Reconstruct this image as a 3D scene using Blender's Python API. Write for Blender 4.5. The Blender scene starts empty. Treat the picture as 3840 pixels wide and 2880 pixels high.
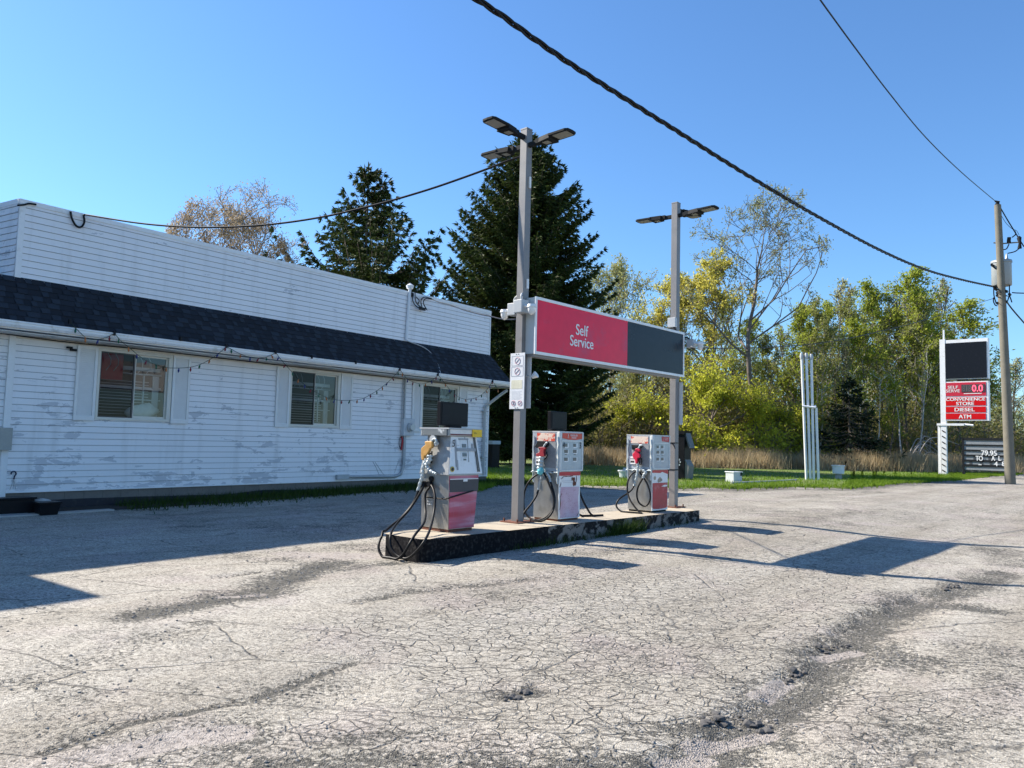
import bpy, bmesh, math, random
import numpy as np
from mathutils import Vector, Matrix
random.seed(7); np.random.seed(7)
SC = bpy.context.scene
COL = SC.collection

# ------------------------------------------------------------------ camera
FPX, CXP, CYP, EYE = 2885.0, 1920.0, 1440.0, 1.6
PITCH, ROLL = math.radians(4.18), math.radians(1.42)
_F = np.array([0, math.cos(PITCH), math.sin(PITCH)]); _X = np.array([1.0, 0, 0]); _D = np.cross(_F, _X)
_R = math.cos(ROLL)*_X - math.sin(ROLL)*_D; _DN = math.cos(ROLL)*_D + math.sin(ROLL)*_X
cam_data = bpy.data.cameras.new('camera'); cam = bpy.data.objects.new('camera', cam_data); COL.objects.link(cam)
cam_data.sensor_width = 36; cam_data.lens = 36*FPX/3840; cam_data.clip_start = 0.05; cam_data.clip_end = 6000
mw = Matrix.Identity(4)
for i in range(3):
    mw[i][0] = _R[i]; mw[i][1] = -_DN[i]; mw[i][2] = -_F[i]
mw[2][3] = EYE
cam.matrix_world = mw
SC.camera = cam

# ------------------------------------------------------------------ sky and sun
SUN_EL = 39.0
SUN_DIR = np.array([-0.926, 0.376])          # horizontal direction towards the sun
world = bpy.data.worlds.new('World'); SC.world = world; world.use_nodes = True
wn = world.node_tree; wn.nodes.clear()
sky = wn.nodes.new('ShaderNodeTexSky'); sky.sky_type = 'NISHITA'; sky.sun_disc = False
sky.sun_elevation = math.radians(SUN_EL)
sky.sun_rotation = math.atan2(SUN_DIR[0], SUN_DIR[1])
sky.altitude = 100; sky.air_density = 1.15; sky.dust_density = 0.3; sky.ozone_density = 2.6
bg = wn.nodes.new('ShaderNodeBackground'); bg.inputs[1].default_value = 0.086
wo = wn.nodes.new('ShaderNodeOutputWorld')
tint = wn.nodes.new('ShaderNodeMix'); tint.data_type = 'RGBA'; tint.blend_type = 'MULTIPLY'; tint.inputs[0].default_value = 1; tint.inputs[7].default_value = (0.63, 0.91, 1.19, 1)
wn.links.new(sky.outputs[0], tint.inputs[6]); wn.links.new(tint.outputs[2], bg.inputs[0]); wn.links.new(bg.outputs[0], wo.inputs[0])
sd = bpy.data.lights.new('sun', 'SUN'); sd.energy = 5.0; sd.angle = math.radians(0.5); sd.color = (1.0, 0.92, 0.81)
so = bpy.data.objects.new('sun', sd); COL.objects.link(so)
sv = Vector((SUN_DIR[0]*math.cos(math.radians(SUN_EL)), SUN_DIR[1]*math.cos(math.radians(SUN_EL)), math.sin(math.radians(SUN_EL))))
so.rotation_euler = sv.to_track_quat('Z', 'Y').to_euler()
SC.view_settings.view_transform = 'Standard'; SC.view_settings.look = 'None'
SC.view_settings.exposure = 1.03; SC.view_settings.gamma = 1; SC.view_settings.use_curve_mapping = False
try: SC.cycles.transparent_max_bounces = 16
except Exception: pass

# ------------------------------------------------------------------ measuring helpers (photo pixel -> point in the place)
def Z(x0, y0, w, W): return lambda x, y: (x0+x*w/W, y0+y*w/W)
def d2(x, y): return (x*3840/2212, y*3840/2212)
def ray(q): return _R*((q[0]-CXP)/FPX) + _DN*((q[1]-CYP)/FPX) + _F
def sm(t): t = np.clip(t, 0, 1); return t*t*(3-2*t)
def gz(x, y):
    u = 0.749*x-0.6626*y; v = 0.6626*x+0.749*y
    zb = -0.12+0.14*sm((v-6)/16.0)
    z = zb + (-0.2-zb)*sm((u+7.3)/3.6)
    return z*(1-sm((y-17)/14.0))
def G(q, z=None):
    d = ray(q); zz = 0.0 if z is None else z
    for _ in range(1 if z is not None else 40):
        t = (zz-EYE)/d[2]; x, y = d[0]*t, d[1]*t
        if z is None: zz = float(0.5*zz+0.5*gz(x, y))
    return np.array([x, y, zz])
def atdist(q, P):                                        # point on the pixel's ray as far away as P
    d = ray(q); t = math.hypot(P[0], P[1])/math.hypot(d[0], d[1]); return np.array([0, 0, EYE])+d*t
def plane(q, P, n):                                      # point on the vertical plane through P with normal n
    d = ray(q); t = (P[0]*n[0]+P[1]*n[1])/(d[0]*n[0]+d[1]*n[1]); return np.array([0, 0, EYE])+d*t

# ------------------------------------------------------------------ object helpers
def tag(o, label=None, cat=None, group=None, kind=None):
    if label: o['label'] = label
    if cat: o['category'] = cat
    if group: o['group'] = group
    if kind: o['kind'] = kind
    return o
def thing(name, label, cat, loc=(0, 0, 0), rot=0.0, group=None):
    o = bpy.data.objects.new(name, None); COL.objects.link(o); o.empty_display_size = 0.2
    o.location = loc; o.rotation_euler = (0, 0, rot)
    return tag(o, label, cat, group)
def kids(o): return [c for c in COL.objects if c.parent == o]
def copy_tree(o, parent=None):
    c = o.copy(); COL.objects.link(c); c.parent = parent
    for ch in kids(o): copy_tree(ch, c)
    return c
class B:
    def __init__(s): s.v = []; s.f = []; s.m = []; s.sm = []
    def add(s, verts, faces, mi=0, smooth=False):
        o = len(s.v); s.v += [tuple(map(float, p)) for p in verts]
        s.f += [tuple(i+o for i in f) for f in faces]; s.m += [mi]*len(faces); s.sm += [smooth]*len(faces); return s
    def box(s, x0, x1, y0, y1, z0, z1, mi=0, bev=0.0):
        if bev <= 0:
            v = [(x0,y0,z0),(x1,y0,z0),(x1,y1,z0),(x0,y1,z0),(x0,y0,z1),(x1,y0,z1),(x1,y1,z1),(x0,y1,z1)]
            return s.add(v, [(0,3,2,1),(4,5,6,7),(0,1,5,4),(1,2,6,5),(2,3,7,6),(3,0,4,7)], mi)
        bm = bmesh.new(); bmesh.ops.create_cube(bm, size=1)
        for p in bm.verts:
            p.co = Vector(((x0+x1)/2+p.co.x*(x1-x0), (y0+y1)/2+p.co.y*(y1-y0), (z0+z1)/2+p.co.z*(z1-z0)))
        bmesh.ops.bevel(bm, geom=bm.edges[:], offset=bev, segments=2, affect='EDGES', profile=0.6)
        return s.bm(bm, mi)
    def bm(s, bm, mi=0, smooth=False):
        bm.verts.index_update(); s.add([v.co[:] for v in bm.verts], [[v.index for v in f.verts] for f in bm.faces], mi, smooth); bm.free(); return s
    def tube(s, pts, r, n=8, mi=0, cap=True, smooth=True):
        pts = [np.array(p, float) for p in pts]; k = len(pts)
        rs = r if hasattr(r, '__len__') else [r]*k
        t0 = pts[1]-pts[0]; t0 = t0/(np.linalg.norm(t0)+1e-9)
        a = np.array([0, 0, 1.0]) if abs(t0[2]) < 0.9 else np.array([1.0, 0, 0])
        u = np.cross(t0, a); u /= np.linalg.norm(u); vs = []
        for i in range(k):
            t = pts[min(i+1, k-1)]-pts[max(i-1, 0)]; t = t/(np.linalg.norm(t)+1e-9)
            u = u-t*(u@t); u /= (np.linalg.norm(u)+1e-9); w = np.cross(t, u)
            for j in range(n):
                an = 2*math.pi*j/n; vs.append(pts[i]+rs[i]*(math.cos(an)*u+math.sin(an)*w))
        fs = [(i*n+j, i*n+(j+1) % n, (i+1)*n+(j+1) % n, (i+1)*n+j) for i in range(k-1) for j in range(n)]
        s.add(vs, fs, mi, smooth)
        if cap: s.add([vs[j] for j in range(n)], [tuple(range(n))[::-1]], mi); s.add([vs[(k-1)*n+j] for j in range(n)], [tuple(range(n))], mi)
        return s
    def cyl(s, c, r, h, n=20, mi=0, r2=None, axis=(0, 0, 1)):
        c = np.array(c, float); a = np.array(axis, float)
        return s.tube([c, c+a*h], [r, r if r2 is None else r2], n, mi)
    def prism(s, pts, ext, mi=0):                        # pts 3D outline, ext extrusion vector
        n = len(pts); p = [np.array(q, float) for q in pts]; e = np.array(ext, float)
        return s.add(p+[q+e for q in p], [tuple(range(n))[::-1], tuple(range(n, 2*n))]+[(i, (i+1) % n, n+(i+1) % n, n+i) for i in range(n)], mi)
    def hexa(s, bot, top, mi=0):                         # 4 + 4 corners
        return s.add(list(bot)+list(top), [(0,3,2,1),(4,5,6,7),(0,1,5,4),(1,2,6,5),(2,3,7,6),(3,0,4,7)], mi)
    def build(s, name, mats, parent=None, bevel=0):
        me = bpy.data.meshes.new(name); me.from_pydata(s.v, [], s.f)
        if not isinstance(mats, (list, tuple)): mats = [mats]
        for m in mats: me.materials.append(m)
        me.polygons.foreach_set('material_index', s.m); me.polygons.foreach_set('use_smooth', s.sm); me.update()
        bm = bmesh.new(); bm.from_mesh(me); bmesh.ops.recalc_face_normals(bm, faces=bm.faces[:]); bm.to_mesh(me); bm.free()
        o = bpy.data.objects.new(name, me); COL.objects.link(o)
        if parent: o.parent = parent
        if bevel:
            b = o.modifiers.new('bevel', 'BEVEL'); b.width = bevel; b.segments = 2; b.limit_method = 'ANGLE'
        return o
def npmesh(name, V, F, mats, parent=None, mi=None, smooth=False):  # fast mesh, F (n,3) or (n,4)
    me = bpy.data.meshes.new(name); V = np.asarray(V, np.float32); F = np.asarray(F, np.int32); k = F.shape[1]
    me.vertices.add(len(V)); me.vertices.foreach_set('co', V.ravel())
    me.loops.add(F.size); me.loops.foreach_set('vertex_index', F.ravel())
    me.polygons.add(len(F)); me.polygons.foreach_set('loop_start', np.arange(0, F.size, k, dtype=np.int32))
    if not isinstance(mats, (list, tuple)): mats = [mats]
    for m in mats: me.materials.append(m)
    if mi is not None: me.polygons.foreach_set('material_index', np.asarray(mi, np.int32))
    me.polygons.foreach_set('use_smooth', np.full(len(F), smooth))
    me.update(calc_edges=True)
    o = bpy.data.objects.new(name, me); COL.objects.link(o)
    if parent: o.parent = parent
    return o
def text_into(b, s, o, ux, uz, w=None, h=None, th=0.003, mi=0, bold=0.0, align='l', spacing=1.0):
    """lettering: o lower left corner (or centre), ux along, uz up (unit vectors), w/h size of its box"""
    cu = bpy.data.curves.new('t', 'FONT'); cu.body = s; cu.space_character = spacing
    ob = bpy.data.objects.new('t', cu); COL.objects.link(ob)
    dg = bpy.context.evaluated_depsgraph_get(); me = bpy.data.meshes.new_from_object(ob.evaluated_get(dg))
    bpy.data.objects.remove(ob); bpy.data.curves.remove(cu)
    V = np.array([v.co[:] for v in me.vertices]); Fc = [tuple(p.vertices) for p in me.polygons]; bpy.data.meshes.remove(me)
    if not len(V): return
    mn, mx = V.min(0), V.max(0); sx = (w/(mx[0]-mn[0])) if w else None; sz = (h/(mx[1]-mn[1])) if h else sx
    if sx is None: sx = sz
    ux = np.array(ux, float); uz = np.array(uz, float); nn = np.cross(ux, uz); o = np.array(o, float)
    W = (mx[0]-mn[0])*sx; H = (mx[1]-mn[1])*sz
    if align == 'c': o = o-ux*W/2-uz*H/2
    nc = max(1, len(s)); shf = [(0, 0)] if bold <= 0 else [(-1, -1), (1, -1), (-1, 1), (1, 1), (0, 0)]
    for i, (ax_, az_) in enumerate(shf):
        kx = ax_*bold*0.6*H; kz = az_*bold*0.2*H
        P = [o+ux*((v[0]-mn[0])*sx+kx)+uz*((v[1]-mn[1])*sz+kz)+nn*(th+0.0004*i) for v in V]; b.add(P, Fc, mi)

# ------------------------------------------------------------------ materials
MATS = {}
def nodes(name):
    m = bpy.data.materials.new(name); m.use_nodes = True; nt = m.node_tree; nt.nodes.clear()
    out = nt.nodes.new('ShaderNodeOutputMaterial'); p = nt.nodes.new('ShaderNodeBsdfPrincipled')
    nt.links.new(p.outputs[0], out.inputs[0]); return m, nt, p, out
def N(nt, t, **k):
    n = nt.nodes.new('ShaderNode'+t)
    for a, v in k.items(): setattr(n, a, v)
    return n
def noise(nt, vec, scale, detail=4, rough=0.55, dist=0.0):
    n = N(nt, 'TexNoise'); n.inputs['Scale'].default_value = scale; n.inputs['Detail'].default_value = detail
    n.inputs['Roughness'].default_value = rough; n.inputs['Distortion'].default_value = dist
    if vec is not None: nt.links.new(vec, n.inputs['Vector'])
    return n.outputs['Fac']
def ramp(nt, fac, stops):
    r = N(nt, 'ValToRGB'); nt.links.new(fac, r.inputs[0]); e = r.color_ramp.elements
    while len(e) < len(stops): e.new(0.5)
    for i, (p, c) in enumerate(stops):
        e[i].position = p; e[i].color = (c, c, c, 1) if not hasattr(c, '__len__') else (*c, 1)
    return r.outputs[0]
def mix(nt, a, b, fac, mode='MIX'):
    m = N(nt, 'Mix', data_type='RGBA', blend_type=mode)
    for v, i in ((fac, 0), (a, 6), (b, 7)):
        if isinstance(v, (int, float)): m.inputs[i].default_value = v
        elif isinstance(v, (tuple, list)): m.inputs[i].default_value = (*v, 1)
        else: nt.links.new(v, m.inputs[i])
    return m.outputs[2]
def math_(nt, op, a, b=0.0, clamp=False):
    m = N(nt, 'Math', operation=op, use_clamp=clamp)
    for i, v in enumerate((a, b)):
        if isinstance(v, (int, float)): m.inputs[i].default_value = v
        else: nt.links.new(v, m.inputs[i])
    return m.outputs[0]
def mapping(nt, scale=(1, 1, 1), rot=(0, 0, 0), src='Object', loc=(0, 0, 0)):
    tc = N(nt, 'TexCoord'); mp = N(nt, 'Mapping'); mp.inputs['Scale'].default_value = scale; mp.inputs['Rotation'].default_value = rot
    mp.inputs['Location'].default_value = loc
    nt.links.new(tc.outputs[src], mp.inputs[0]); return mp.outputs[0]
def bump(nt, p, h, strength=0.3, dist=0.01):
    b = N(nt, 'Bump'); b.inputs['Strength'].default_value = strength; b.inputs['Distance'].default_value = dist
    nt.links.new(h, b.inputs['Height']); nt.links.new(b.outputs[0], p.inputs['Normal'])
def simple(name, col, rough=0.5, metal=0.0, var=0.12, scale=6.0, bmp=0.0, spec=0.5, dirt_or_sheen=None, emis=None):
    if name in MATS: return MATS[name]
    m, nt, p, out = nodes(name); v = mapping(nt)
    n1 = noise(nt, v, scale, 5); n2 = noise(nt, v, scale*7, 3)
    f = mix(nt, ramp(nt, n1, [(0.3, 0), (0.7, 1)]), ramp(nt, n2, [(0.35, 0), (0.65, 1)]), 0.35)
    c = mix(nt, tuple(x*(1-var) for x in col), tuple(min(1, x*(1+var)) for x in col), f)
    if dirt_or_sheen:
        dc, amt, ds = dirt_or_sheen
        c = mix(nt, c, dc, math_(nt, 'MULTIPLY', ramp(nt, noise(nt, v, ds, 8, 0.65), [(0.55, 0), (0.68, 1)]), amt))
    nt.links.new(c, p.inputs['Base Color'])
    nt.links.new(math_(nt, 'ADD', math_(nt, 'MULTIPLY', n1, 0.2), rough-0.1, True), p.inputs['Roughness'])
    p.inputs['Metallic'].default_value = metal; p.inputs['Specular IOR Level'].default_value = spec
    if bmp: bump(nt, p, n2, bmp, 0.004)
    if emis:
        p.inputs['Emission Color'].default_value = (*emis[0], 1); p.inputs['Emission Strength'].default_value = emis[1]
    MATS[name] = m; return m

def siding_mat():
    m, nt, p, out = nodes('weathered_white_siding')
    v = mapping(nt, (2.0, 2.0, 6.0)); v2 = mapping(nt, (0.25, 0.25, 0.5)); v3 = mapping(nt, (5, 5, 22))
    tc = N(nt, 'TexCoord'); sp = N(nt, 'SeparateXYZ'); nt.links.new(tc.outputs['Object'], sp.inputs[0])
    low = N(nt, 'MapRange'); low.inputs[1].default_value = 2.6; low.inputs[2].default_value = 0.5; low.inputs[3].default_value = 0.0; low.inputs[4].default_value = 0.10
    nt.links.new(sp.outputs['Z'], low.inputs[0])
    lf = N(nt, 'MapRange'); lf.inputs[1].default_value = 4.0; lf.inputs[2].default_value = 0.0; lf.inputs[3].default_value = 0.0; lf.inputs[4].default_value = 0.035
    nt.links.new(sp.outputs['X'], lf.inputs[0])
    n = noise(nt, v, 1.0, 9, 0.68, 0.4)
    n = math_(nt, 'ADD', n, math_(nt, 'MULTIPLY', math_(nt, 'SUBTRACT', noise(nt, mapping(nt, (0.55, 0.55, 1.3)), 1.0, 3), 0.5), 0.75))
    n = math_(nt, 'ADD', n, math_(nt, 'ADD', low.outputs[0], lf.outputs[0]))
    peel = ramp(nt, n, [(0.66, 0), (0.68, 1)])
    c = mix(nt, (0.74, 0.73, 0.73), (0.87, 0.86, 0.87), noise(nt, v2, 2.0, 4))
    dr = mapping(nt, (3.5, 3.5, 0.35)); c = mix(nt, c, (0.52, 0.51, 0.50), math_(nt, 'MULTIPLY', ramp(nt, noise(nt, dr, 1.0, 5, 0.6), [(0.52, 0), (0.75, 1)]), 0.45))
    c = mix(nt, c, (0.46, 0.47, 0.50), math_(nt, 'MULTIPLY', peel, 0.75))
    speck = ramp(nt, noise(nt, v3, 1.0, 6, 0.7), [(0.66, 0), (0.70, 1)])
    c = mix(nt, c, (0.42, 0.40, 0.38), math_(nt, 'MULTIPLY', speck, 0.5))
    nt.links.new(c, p.inputs['Base Color']); p.inputs['Roughness'].default_value = 0.5
    bump(nt, p, n, 0.08, 0.01); return m
def asphalt_mat():
    m, nt, p, out = nodes('cracked_pale_asphalt')
    v = mapping(nt)
    wear = N(nt, 'Attribute', attribute_name='wear').outputs['Fac']; pale = N(nt, 'Attribute', attribute_name='pale').outputs['Fac']
    crk = N(nt, 'Attribute', attribute_name='crack').outputs['Fac']
    # warp
    wn_ = N(nt, 'TexNoise'); wn_.inputs['Scale'].default_value = 3.0; wn_.inputs['Detail'].default_value = 4; nt.links.new(v, wn_.inputs['Vector'])
    w2 = N(nt, 'VectorMath', operation='SUBTRACT'); nt.links.new(wn_.outputs['Color'], w2.inputs[0]); w2.inputs[1].default_value = (0.5, 0.5, 0.5)
    w3 = N(nt, 'VectorMath', operation='SCALE'); nt.links.new(w2.outputs[0], w3.inputs[0]); w3.inputs['Scale'].default_value = 0.16
    w4 = N(nt, 'VectorMath', operation='ADD'); nt.links.new(v, w4.inputs[0]); nt.links.new(w3.outputs[0], w4.inputs[1])
    def crack(scale, w0, w1, sc=(1, 1, 1), rot=0.0):
        mp = N(nt, 'Mapping'); mp.inputs['Scale'].default_value = sc; mp.inputs['Rotation'].default_value = (0, 0, rot); nt.links.new(w4.outputs[0], mp.inputs[0])
        vo = N(nt, 'TexVoronoi', feature='DISTANCE_TO_EDGE'); vo.inputs['Scale'].default_value = scale; nt.links.new(mp.outputs[0], vo.inputs['Vector'])
        return ramp(nt, vo.outputs['Distance'], [(w0, 1), (w1, 0)])
    c1 = crack(6.0, 0.012, 0.05, (1.0, 1.5, 1), 0.75)
    c2 = crack(9.5, 0.012, 0.075, (1.0, 1.3, 1), 0.4)
    c3 = crack(0.5, 0.0012, 0.006, (0.6, 1.6, 1), 0.85)
    m1 = ramp(nt, math_(nt, 'ADD', noise(nt, v, 0.55, 3), crk), [(0.42, 0), (0.62, 1)])
    m2 = ramp(nt, math_(nt, 'ADD', noise(nt, v, 1.3, 3), math_(nt, 'MULTIPLY', crk, 0.6)), [(0.55, 0), (0.78, 1)])
    cr = math_(nt, 'MAXIMUM', math_(nt, 'MULTIPLY', c1, m1), math_(nt, 'MULTIPLY', c2, math_(nt, 'MULTIPLY', m2, 0.55)))
    cr = math_(nt, 'MAXIMUM', cr, c3)
    fade = ramp(nt, noise(nt, v, 6.0, 3), [(0.3, 0.35), (0.62, 1)])
    cr = math_(nt, 'MULTIPLY', cr, fade)
    # aggregate
    va = N(nt, 'TexVoronoi'); va.inputs['Scale'].default_value = 85; nt.links.new(v, va.inputs['Vector'])
    sepc = N(nt, 'SeparateColor'); nt.links.new(va.outputs['Color'], sepc.inputs[0])
    ag = ramp(nt, sepc.outputs[0], [(0.0, 0.30), (0.45, 0.92), (1.0, 1.25)])
    vb = N(nt, 'TexVoronoi'); vb.inputs['Scale'].default_value = 38; nt.links.new(v, vb.inputs['Vector'])
    sepb = N(nt, 'SeparateColor'); nt.links.new(vb.outputs['Color'], sepb.inputs[0])
    agb = ramp(nt, sepb.outputs[0], [(0.0, 0.45), (0.25, 0.92), (1.0, 1.22)])
    big = noise(nt, v, 0.35, 5, 0.6); mid = noise(nt, v, 2.4, 6, 0.65)
    base = mix(nt, (0.352, 0.326, 0.277), (0.445, 0.410, 0.347), ramp(nt, big, [(0.3, 0), (0.7, 1)]))
    base = mix(nt, base, (0.40, 0.345, 0.325), math_(nt, 'MULTIPLY', ramp(nt, noise(nt, v, 0.8, 3), [(0.5, 0), (0.72, 1)]), 0.6))
    base = mix(nt, base, (0.20, 0.19, 0.165), math_(nt, 'MULTIPLY', ramp(nt, math_(nt, 'ADD', math_(nt, 'MULTIPLY', mid, 0.6), math_(nt, 'MULTIPLY', big, 0.4)), [(0.50, 0), (0.68, 1)]), 0.42))
    vs = N(nt, 'Mapping'); vs.inputs['Rotation'].default_value = (0, 0, -math.radians(48.5)); nt.links.new(v, vs.inputs[0]); vs2 = N(nt, 'Mapping'); vs2.inputs['Scale'].default_value = (0.10, 1.1, 1); nt.links.new(vs.outputs[0], vs2.inputs[0])
    stk = noise(nt, vs2.outputs[0], 1.0, 5, 0.6)
    base = mix(nt, base, mix(nt, (0.84, 0.82, 0.79), (1.07, 1.07, 1.07), ramp(nt, stk, [(0.34, 0), (0.62, 1)])), 1.0, 'MULTIPLY')
    # gravelly wear, then pale sandy patches
    nf = noise(nt, v, 26, 3, 0.7)
    wm = ramp(nt, math_(nt, 'ADD', math_(nt, 'ADD', wear, math_(nt, 'MULTIPLY', math_(nt, 'SUBTRACT', mid, 0.5), 1.5)), math_(nt, 'MULTIPLY', math_(nt, 'SUBTRACT', nf, 0.5), 2.6)), [(0.40, 0), (0.72, 1)])
    base = mix(nt, base, (0.105, 0.10, 0.085), math_(nt, 'MULTIPLY', wm, 0.9))
    pm = ramp(nt, math_(nt, 'ADD', pale, math_(nt, 'MULTIPLY', math_(nt, 'SUBTRACT', mid, 0.5), 0.9)), [(0.42, 0), (0.58, 1)])
    base = mix(nt, base, (0.36, 0.32, 0.285), math_(nt, 'MULTIPLY', pm, 0.9))
    agm = mix(nt, (1, 1, 1), ag, mix(nt, (0.75, 0.75, 0.75), (0.2, 0.2, 0.2), pm))
    base = mix(nt, base, agm, 1.0, 'MULTIPLY'); base = mix(nt, base, agb, 0.8, 'MULTIPLY')
    cr = math_(nt, 'MULTIPLY', cr, math_(nt, 'SUBTRACT', 1.0, math_(nt, 'MAXIMUM', math_(nt, 'MULTIPLY', pm, 0.9), math_(nt, 'MULTIPLY', wm, 0.6))))
    base = mix(nt, base, (0.045, 0.042, 0.038), math_(nt, 'MULTIPLY', cr, 0.80))
    nt.links.new(base, p.inputs['Base Color']); p.inputs['Roughness'].default_value = 0.88; p.inputs['Specular IOR Level'].default_value = 0.25
    h = math_(nt, 'ADD', math_(nt, 'MULTIPLY', cr, -1.6), math_(nt, 'MULTIPLY', va.outputs['Distance'], mix(nt, (0.5, 0.5, 0.5), (1.2, 1.2, 1.2), wm)))
    h = math_(nt, 'ADD', h, math_(nt, 'MULTIPLY', sepb.outputs[1], 0.35))
    h = math_(nt, 'ADD', h, math_(nt, 'MULTIPLY', mid, 1.2))
    bump(nt, p, h, 0.9, 0.012); return m
def leaf_mat(name, c1, c2, trans=0.35, scale=0.5, rough=0.55):
    m, nt, p, out = nodes(name); v = mapping(nt)
    geo = N(nt, 'NewGeometry')
    f = mix(nt, ramp(nt, noise(nt, v, scale, 3), [(0.3, 0), (0.7, 1)]), geo.outputs['Random Per Island'], 0.5)
    c = mix(nt, c1, c2, f)
    nt.links.new(c, p.inputs['Base Color']); p.inputs['Roughness'].default_value = rough; p.inputs['Specular IOR Level'].default_value = 0.12
    t = N(nt, 'BsdfTranslucent'); nt.links.new(c, t.inputs[0]); ms = N(nt, 'MixShader'); ms.inputs[0].default_value = trans
    nt.links.new(p.outputs[0], ms.inputs[1]); nt.links.new(t.outputs[0], ms.inputs[2]); nt.links.new(ms.outputs[0], out.inputs[0])
    return m
def glass_mat(name='window_glass', t=(0.62, 0.68, 0.68), base=0.07):
    m, nt, p, out = nodes(name)
    tr = N(nt, 'BsdfTransparent'); tr.inputs[0].default_value = (*t, 1); gl = N(nt, 'BsdfGlossy'); gl.inputs['Roughness'].default_value = 0.02
    lw = N(nt, 'LayerWeight'); ms = N(nt, 'MixShader')
    nt.links.new(math_(nt, 'ADD', math_(nt, 'MULTIPLY', math_(nt, 'POWER', lw.outputs['Facing'], 4.0), 0.6), base, True), ms.inputs[0]); nt.links.new(tr.outputs[0], ms.inputs[1]); nt.links.new(gl.outputs[0], ms.inputs[2])
    nt.links.new(ms.outputs[0], out.inputs[0]); return m
def peel_mat(name, under, over, thr=0.5, scale=3.0, stretch=(1, 1, 1), rough=0.5, edge=0.03, metal=0.0):
    m, nt, p, out = nodes(name); v = mapping(nt, stretch)
    n = noise(nt, v, scale, 9, 0.68, 0.5); k = ramp(nt, n, [(thr-edge, 0), (thr+edge, 1)])
    sm_ = noise(nt, v, scale*6, 5)
    c = mix(nt, over, under, k); c = mix(nt, c, (0.5, 0.47, 0.42), math_(nt, 'MULTIPLY', ramp(nt, sm_, [(0.5, 0), (0.8, 1)]), 0.10))
    nt.links.new(c, p.inputs['Base Color']); p.inputs['Roughness'].default_value = rough; p.inputs['Metallic'].default_value = metal; p.inputs['Specular IOR Level'].default_value = 0.15
    bump(nt, p, n, 0.3, 0.01); return m
def faded_red_mat():                                     # sun-bleached horizontal bands of an old red panel
    m, nt, p, out = nodes('sun_bleached_red_panel'); v = mapping(nt, (0.6, 0.6, 5.5))
    n = noise(nt, v, 1.0, 3, 0.5); c = ramp(nt, n, [(0.36, (0.42, 0.03, 0.06)), (0.5, (0.50, 0.10, 0.16)), (0.62, (0.56, 0.32, 0.40))])
    v2 = mapping(nt, (9, 9, 4)); g = N(nt, 'TexVoronoi', feature='DISTANCE_TO_EDGE'); g.inputs['Scale'].default_value = 0.9; g.inputs['Randomness'].default_value = 0.35; nt.links.new(v2, g.inputs['Vector'])
    c = mix(nt, c, (0.36, 0.12, 0.18), math_(nt, 'MULTIPLY', ramp(nt, g.outputs['Distance'], [(0.0, 1), (0.035, 0)]), 0.6))
    nt.links.new(c, p.inputs['Base Color']); p.inputs['Roughness'].default_value = 0.4; return m
def pinkpanel_mat():
    m, nt, p, out = nodes('torn_faded_pink_panel'); v = mapping(nt, (1, 1, 1))
    n = noise(nt, v, 2.2, 6, 0.6, 0.6); c = ramp(nt, n, [(0.35, (0.66, 0.50, 0.56)), (0.6, (0.58, 0.36, 0.44)), (0.72, (0.45, 0.10, 0.14))])
    wv = mapping(nt, (1.2, 1.2, 3.0)); vo = N(nt, 'TexVoronoi', feature='DISTANCE_TO_EDGE'); vo.inputs['Scale'].default_value = 2.6
    nw = N(nt, 'VectorMath', operation='ADD'); nn = N(nt, 'TexNoise'); nn.inputs['Scale'].default_value = 4; nt.links.new(wv, nn.inputs['Vector'])
    nt.links.new(wv, nw.inputs[0]); nt.links.new(nn.outputs['Color'], nw.inputs[1]); nt.links.new(nw.outputs[0], vo.inputs['Vector'])
    c = mix(nt, c, (0.35, 0.10, 0.14), math_(nt, 'MULTIPLY', ramp(nt, vo.outputs['Distance'], [(0.0, 1), (0.03, 0)]), 0.6))
    nt.links.new(c, p.inputs['Base Color']); p.inputs['Roughness'].default_value = 0.5; return m

SIDING = siding_mat(); ASPHALT = asphalt_mat(); GLASS = glass_mat(); MESHG = glass_mat('screened_glass', (0.40, 0.41, 0.43), 0.02)
LAP = simple('siding_lap_shade', (0.20, 0.21, 0.23), 0.9, var=0.3, scale=2)  # dark strip colour that paints the shadow line under each board
WHITE = simple('aged_white_paint', (0.78, 0.78, 0.78), 0.45, var=0.05, dirt_or_sheen=((0.5, 0.47, 0.42), 0.5, 3.0))
CREAM = simple('cream_window_frame', (0.66, 0.63, 0.55), 0.45, var=0.05)
GUTTER = simple('gutter_white', (0.78, 0.79, 0.80), 0.35, var=0.04, dirt_or_sheen=((0.45, 0.42, 0.36), 0.5, 4.0))
SHIN = [simple('shingle_dark', (0.007, 0.010, 0.016), 0.9, var=0.3, scale=40), simple('shingle_mid', (0.012, 0.017, 0.026), 0.95, var=0.3, scale=40), simple('shingle_pale', (0.020, 0.028, 0.040), 0.95, var=0.3, scale=40)]
GREY = simple('grey_pole_paint', (0.21, 0.20, 0.195), 0.45, var=0.06, dirt_or_sheen=((0.16, 0.14, 0.12), 0.4, 5.0))
DARKM = simple('dark_grey_metal', (0.018, 0.020, 0.022), 0.7, var=0.15, spec=0.1)
BLACKP = simple('black_plastic', (0.012, 0.012, 0.014), 0.35, var=0.2, spec=0.12)
RUBBER = simple('black_rubber', (0.010, 0.010, 0.011), 0.45, var=0.2, spec=0.2)
STEEL = simple('brushed_steel', (0.50, 0.49, 0.46), 0.34, metal=0.85, var=0.1, dirt_or_sheen=((0.3, 0.27, 0.22), 0.5, 4.0))
STEEL2 = simple('dull_zinc', (0.36, 0.37, 0.37), 0.45, metal=0.6, var=0.18, dirt_or_sheen=((0.6, 0.62, 0.62), 0.5, 5.0))
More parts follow.
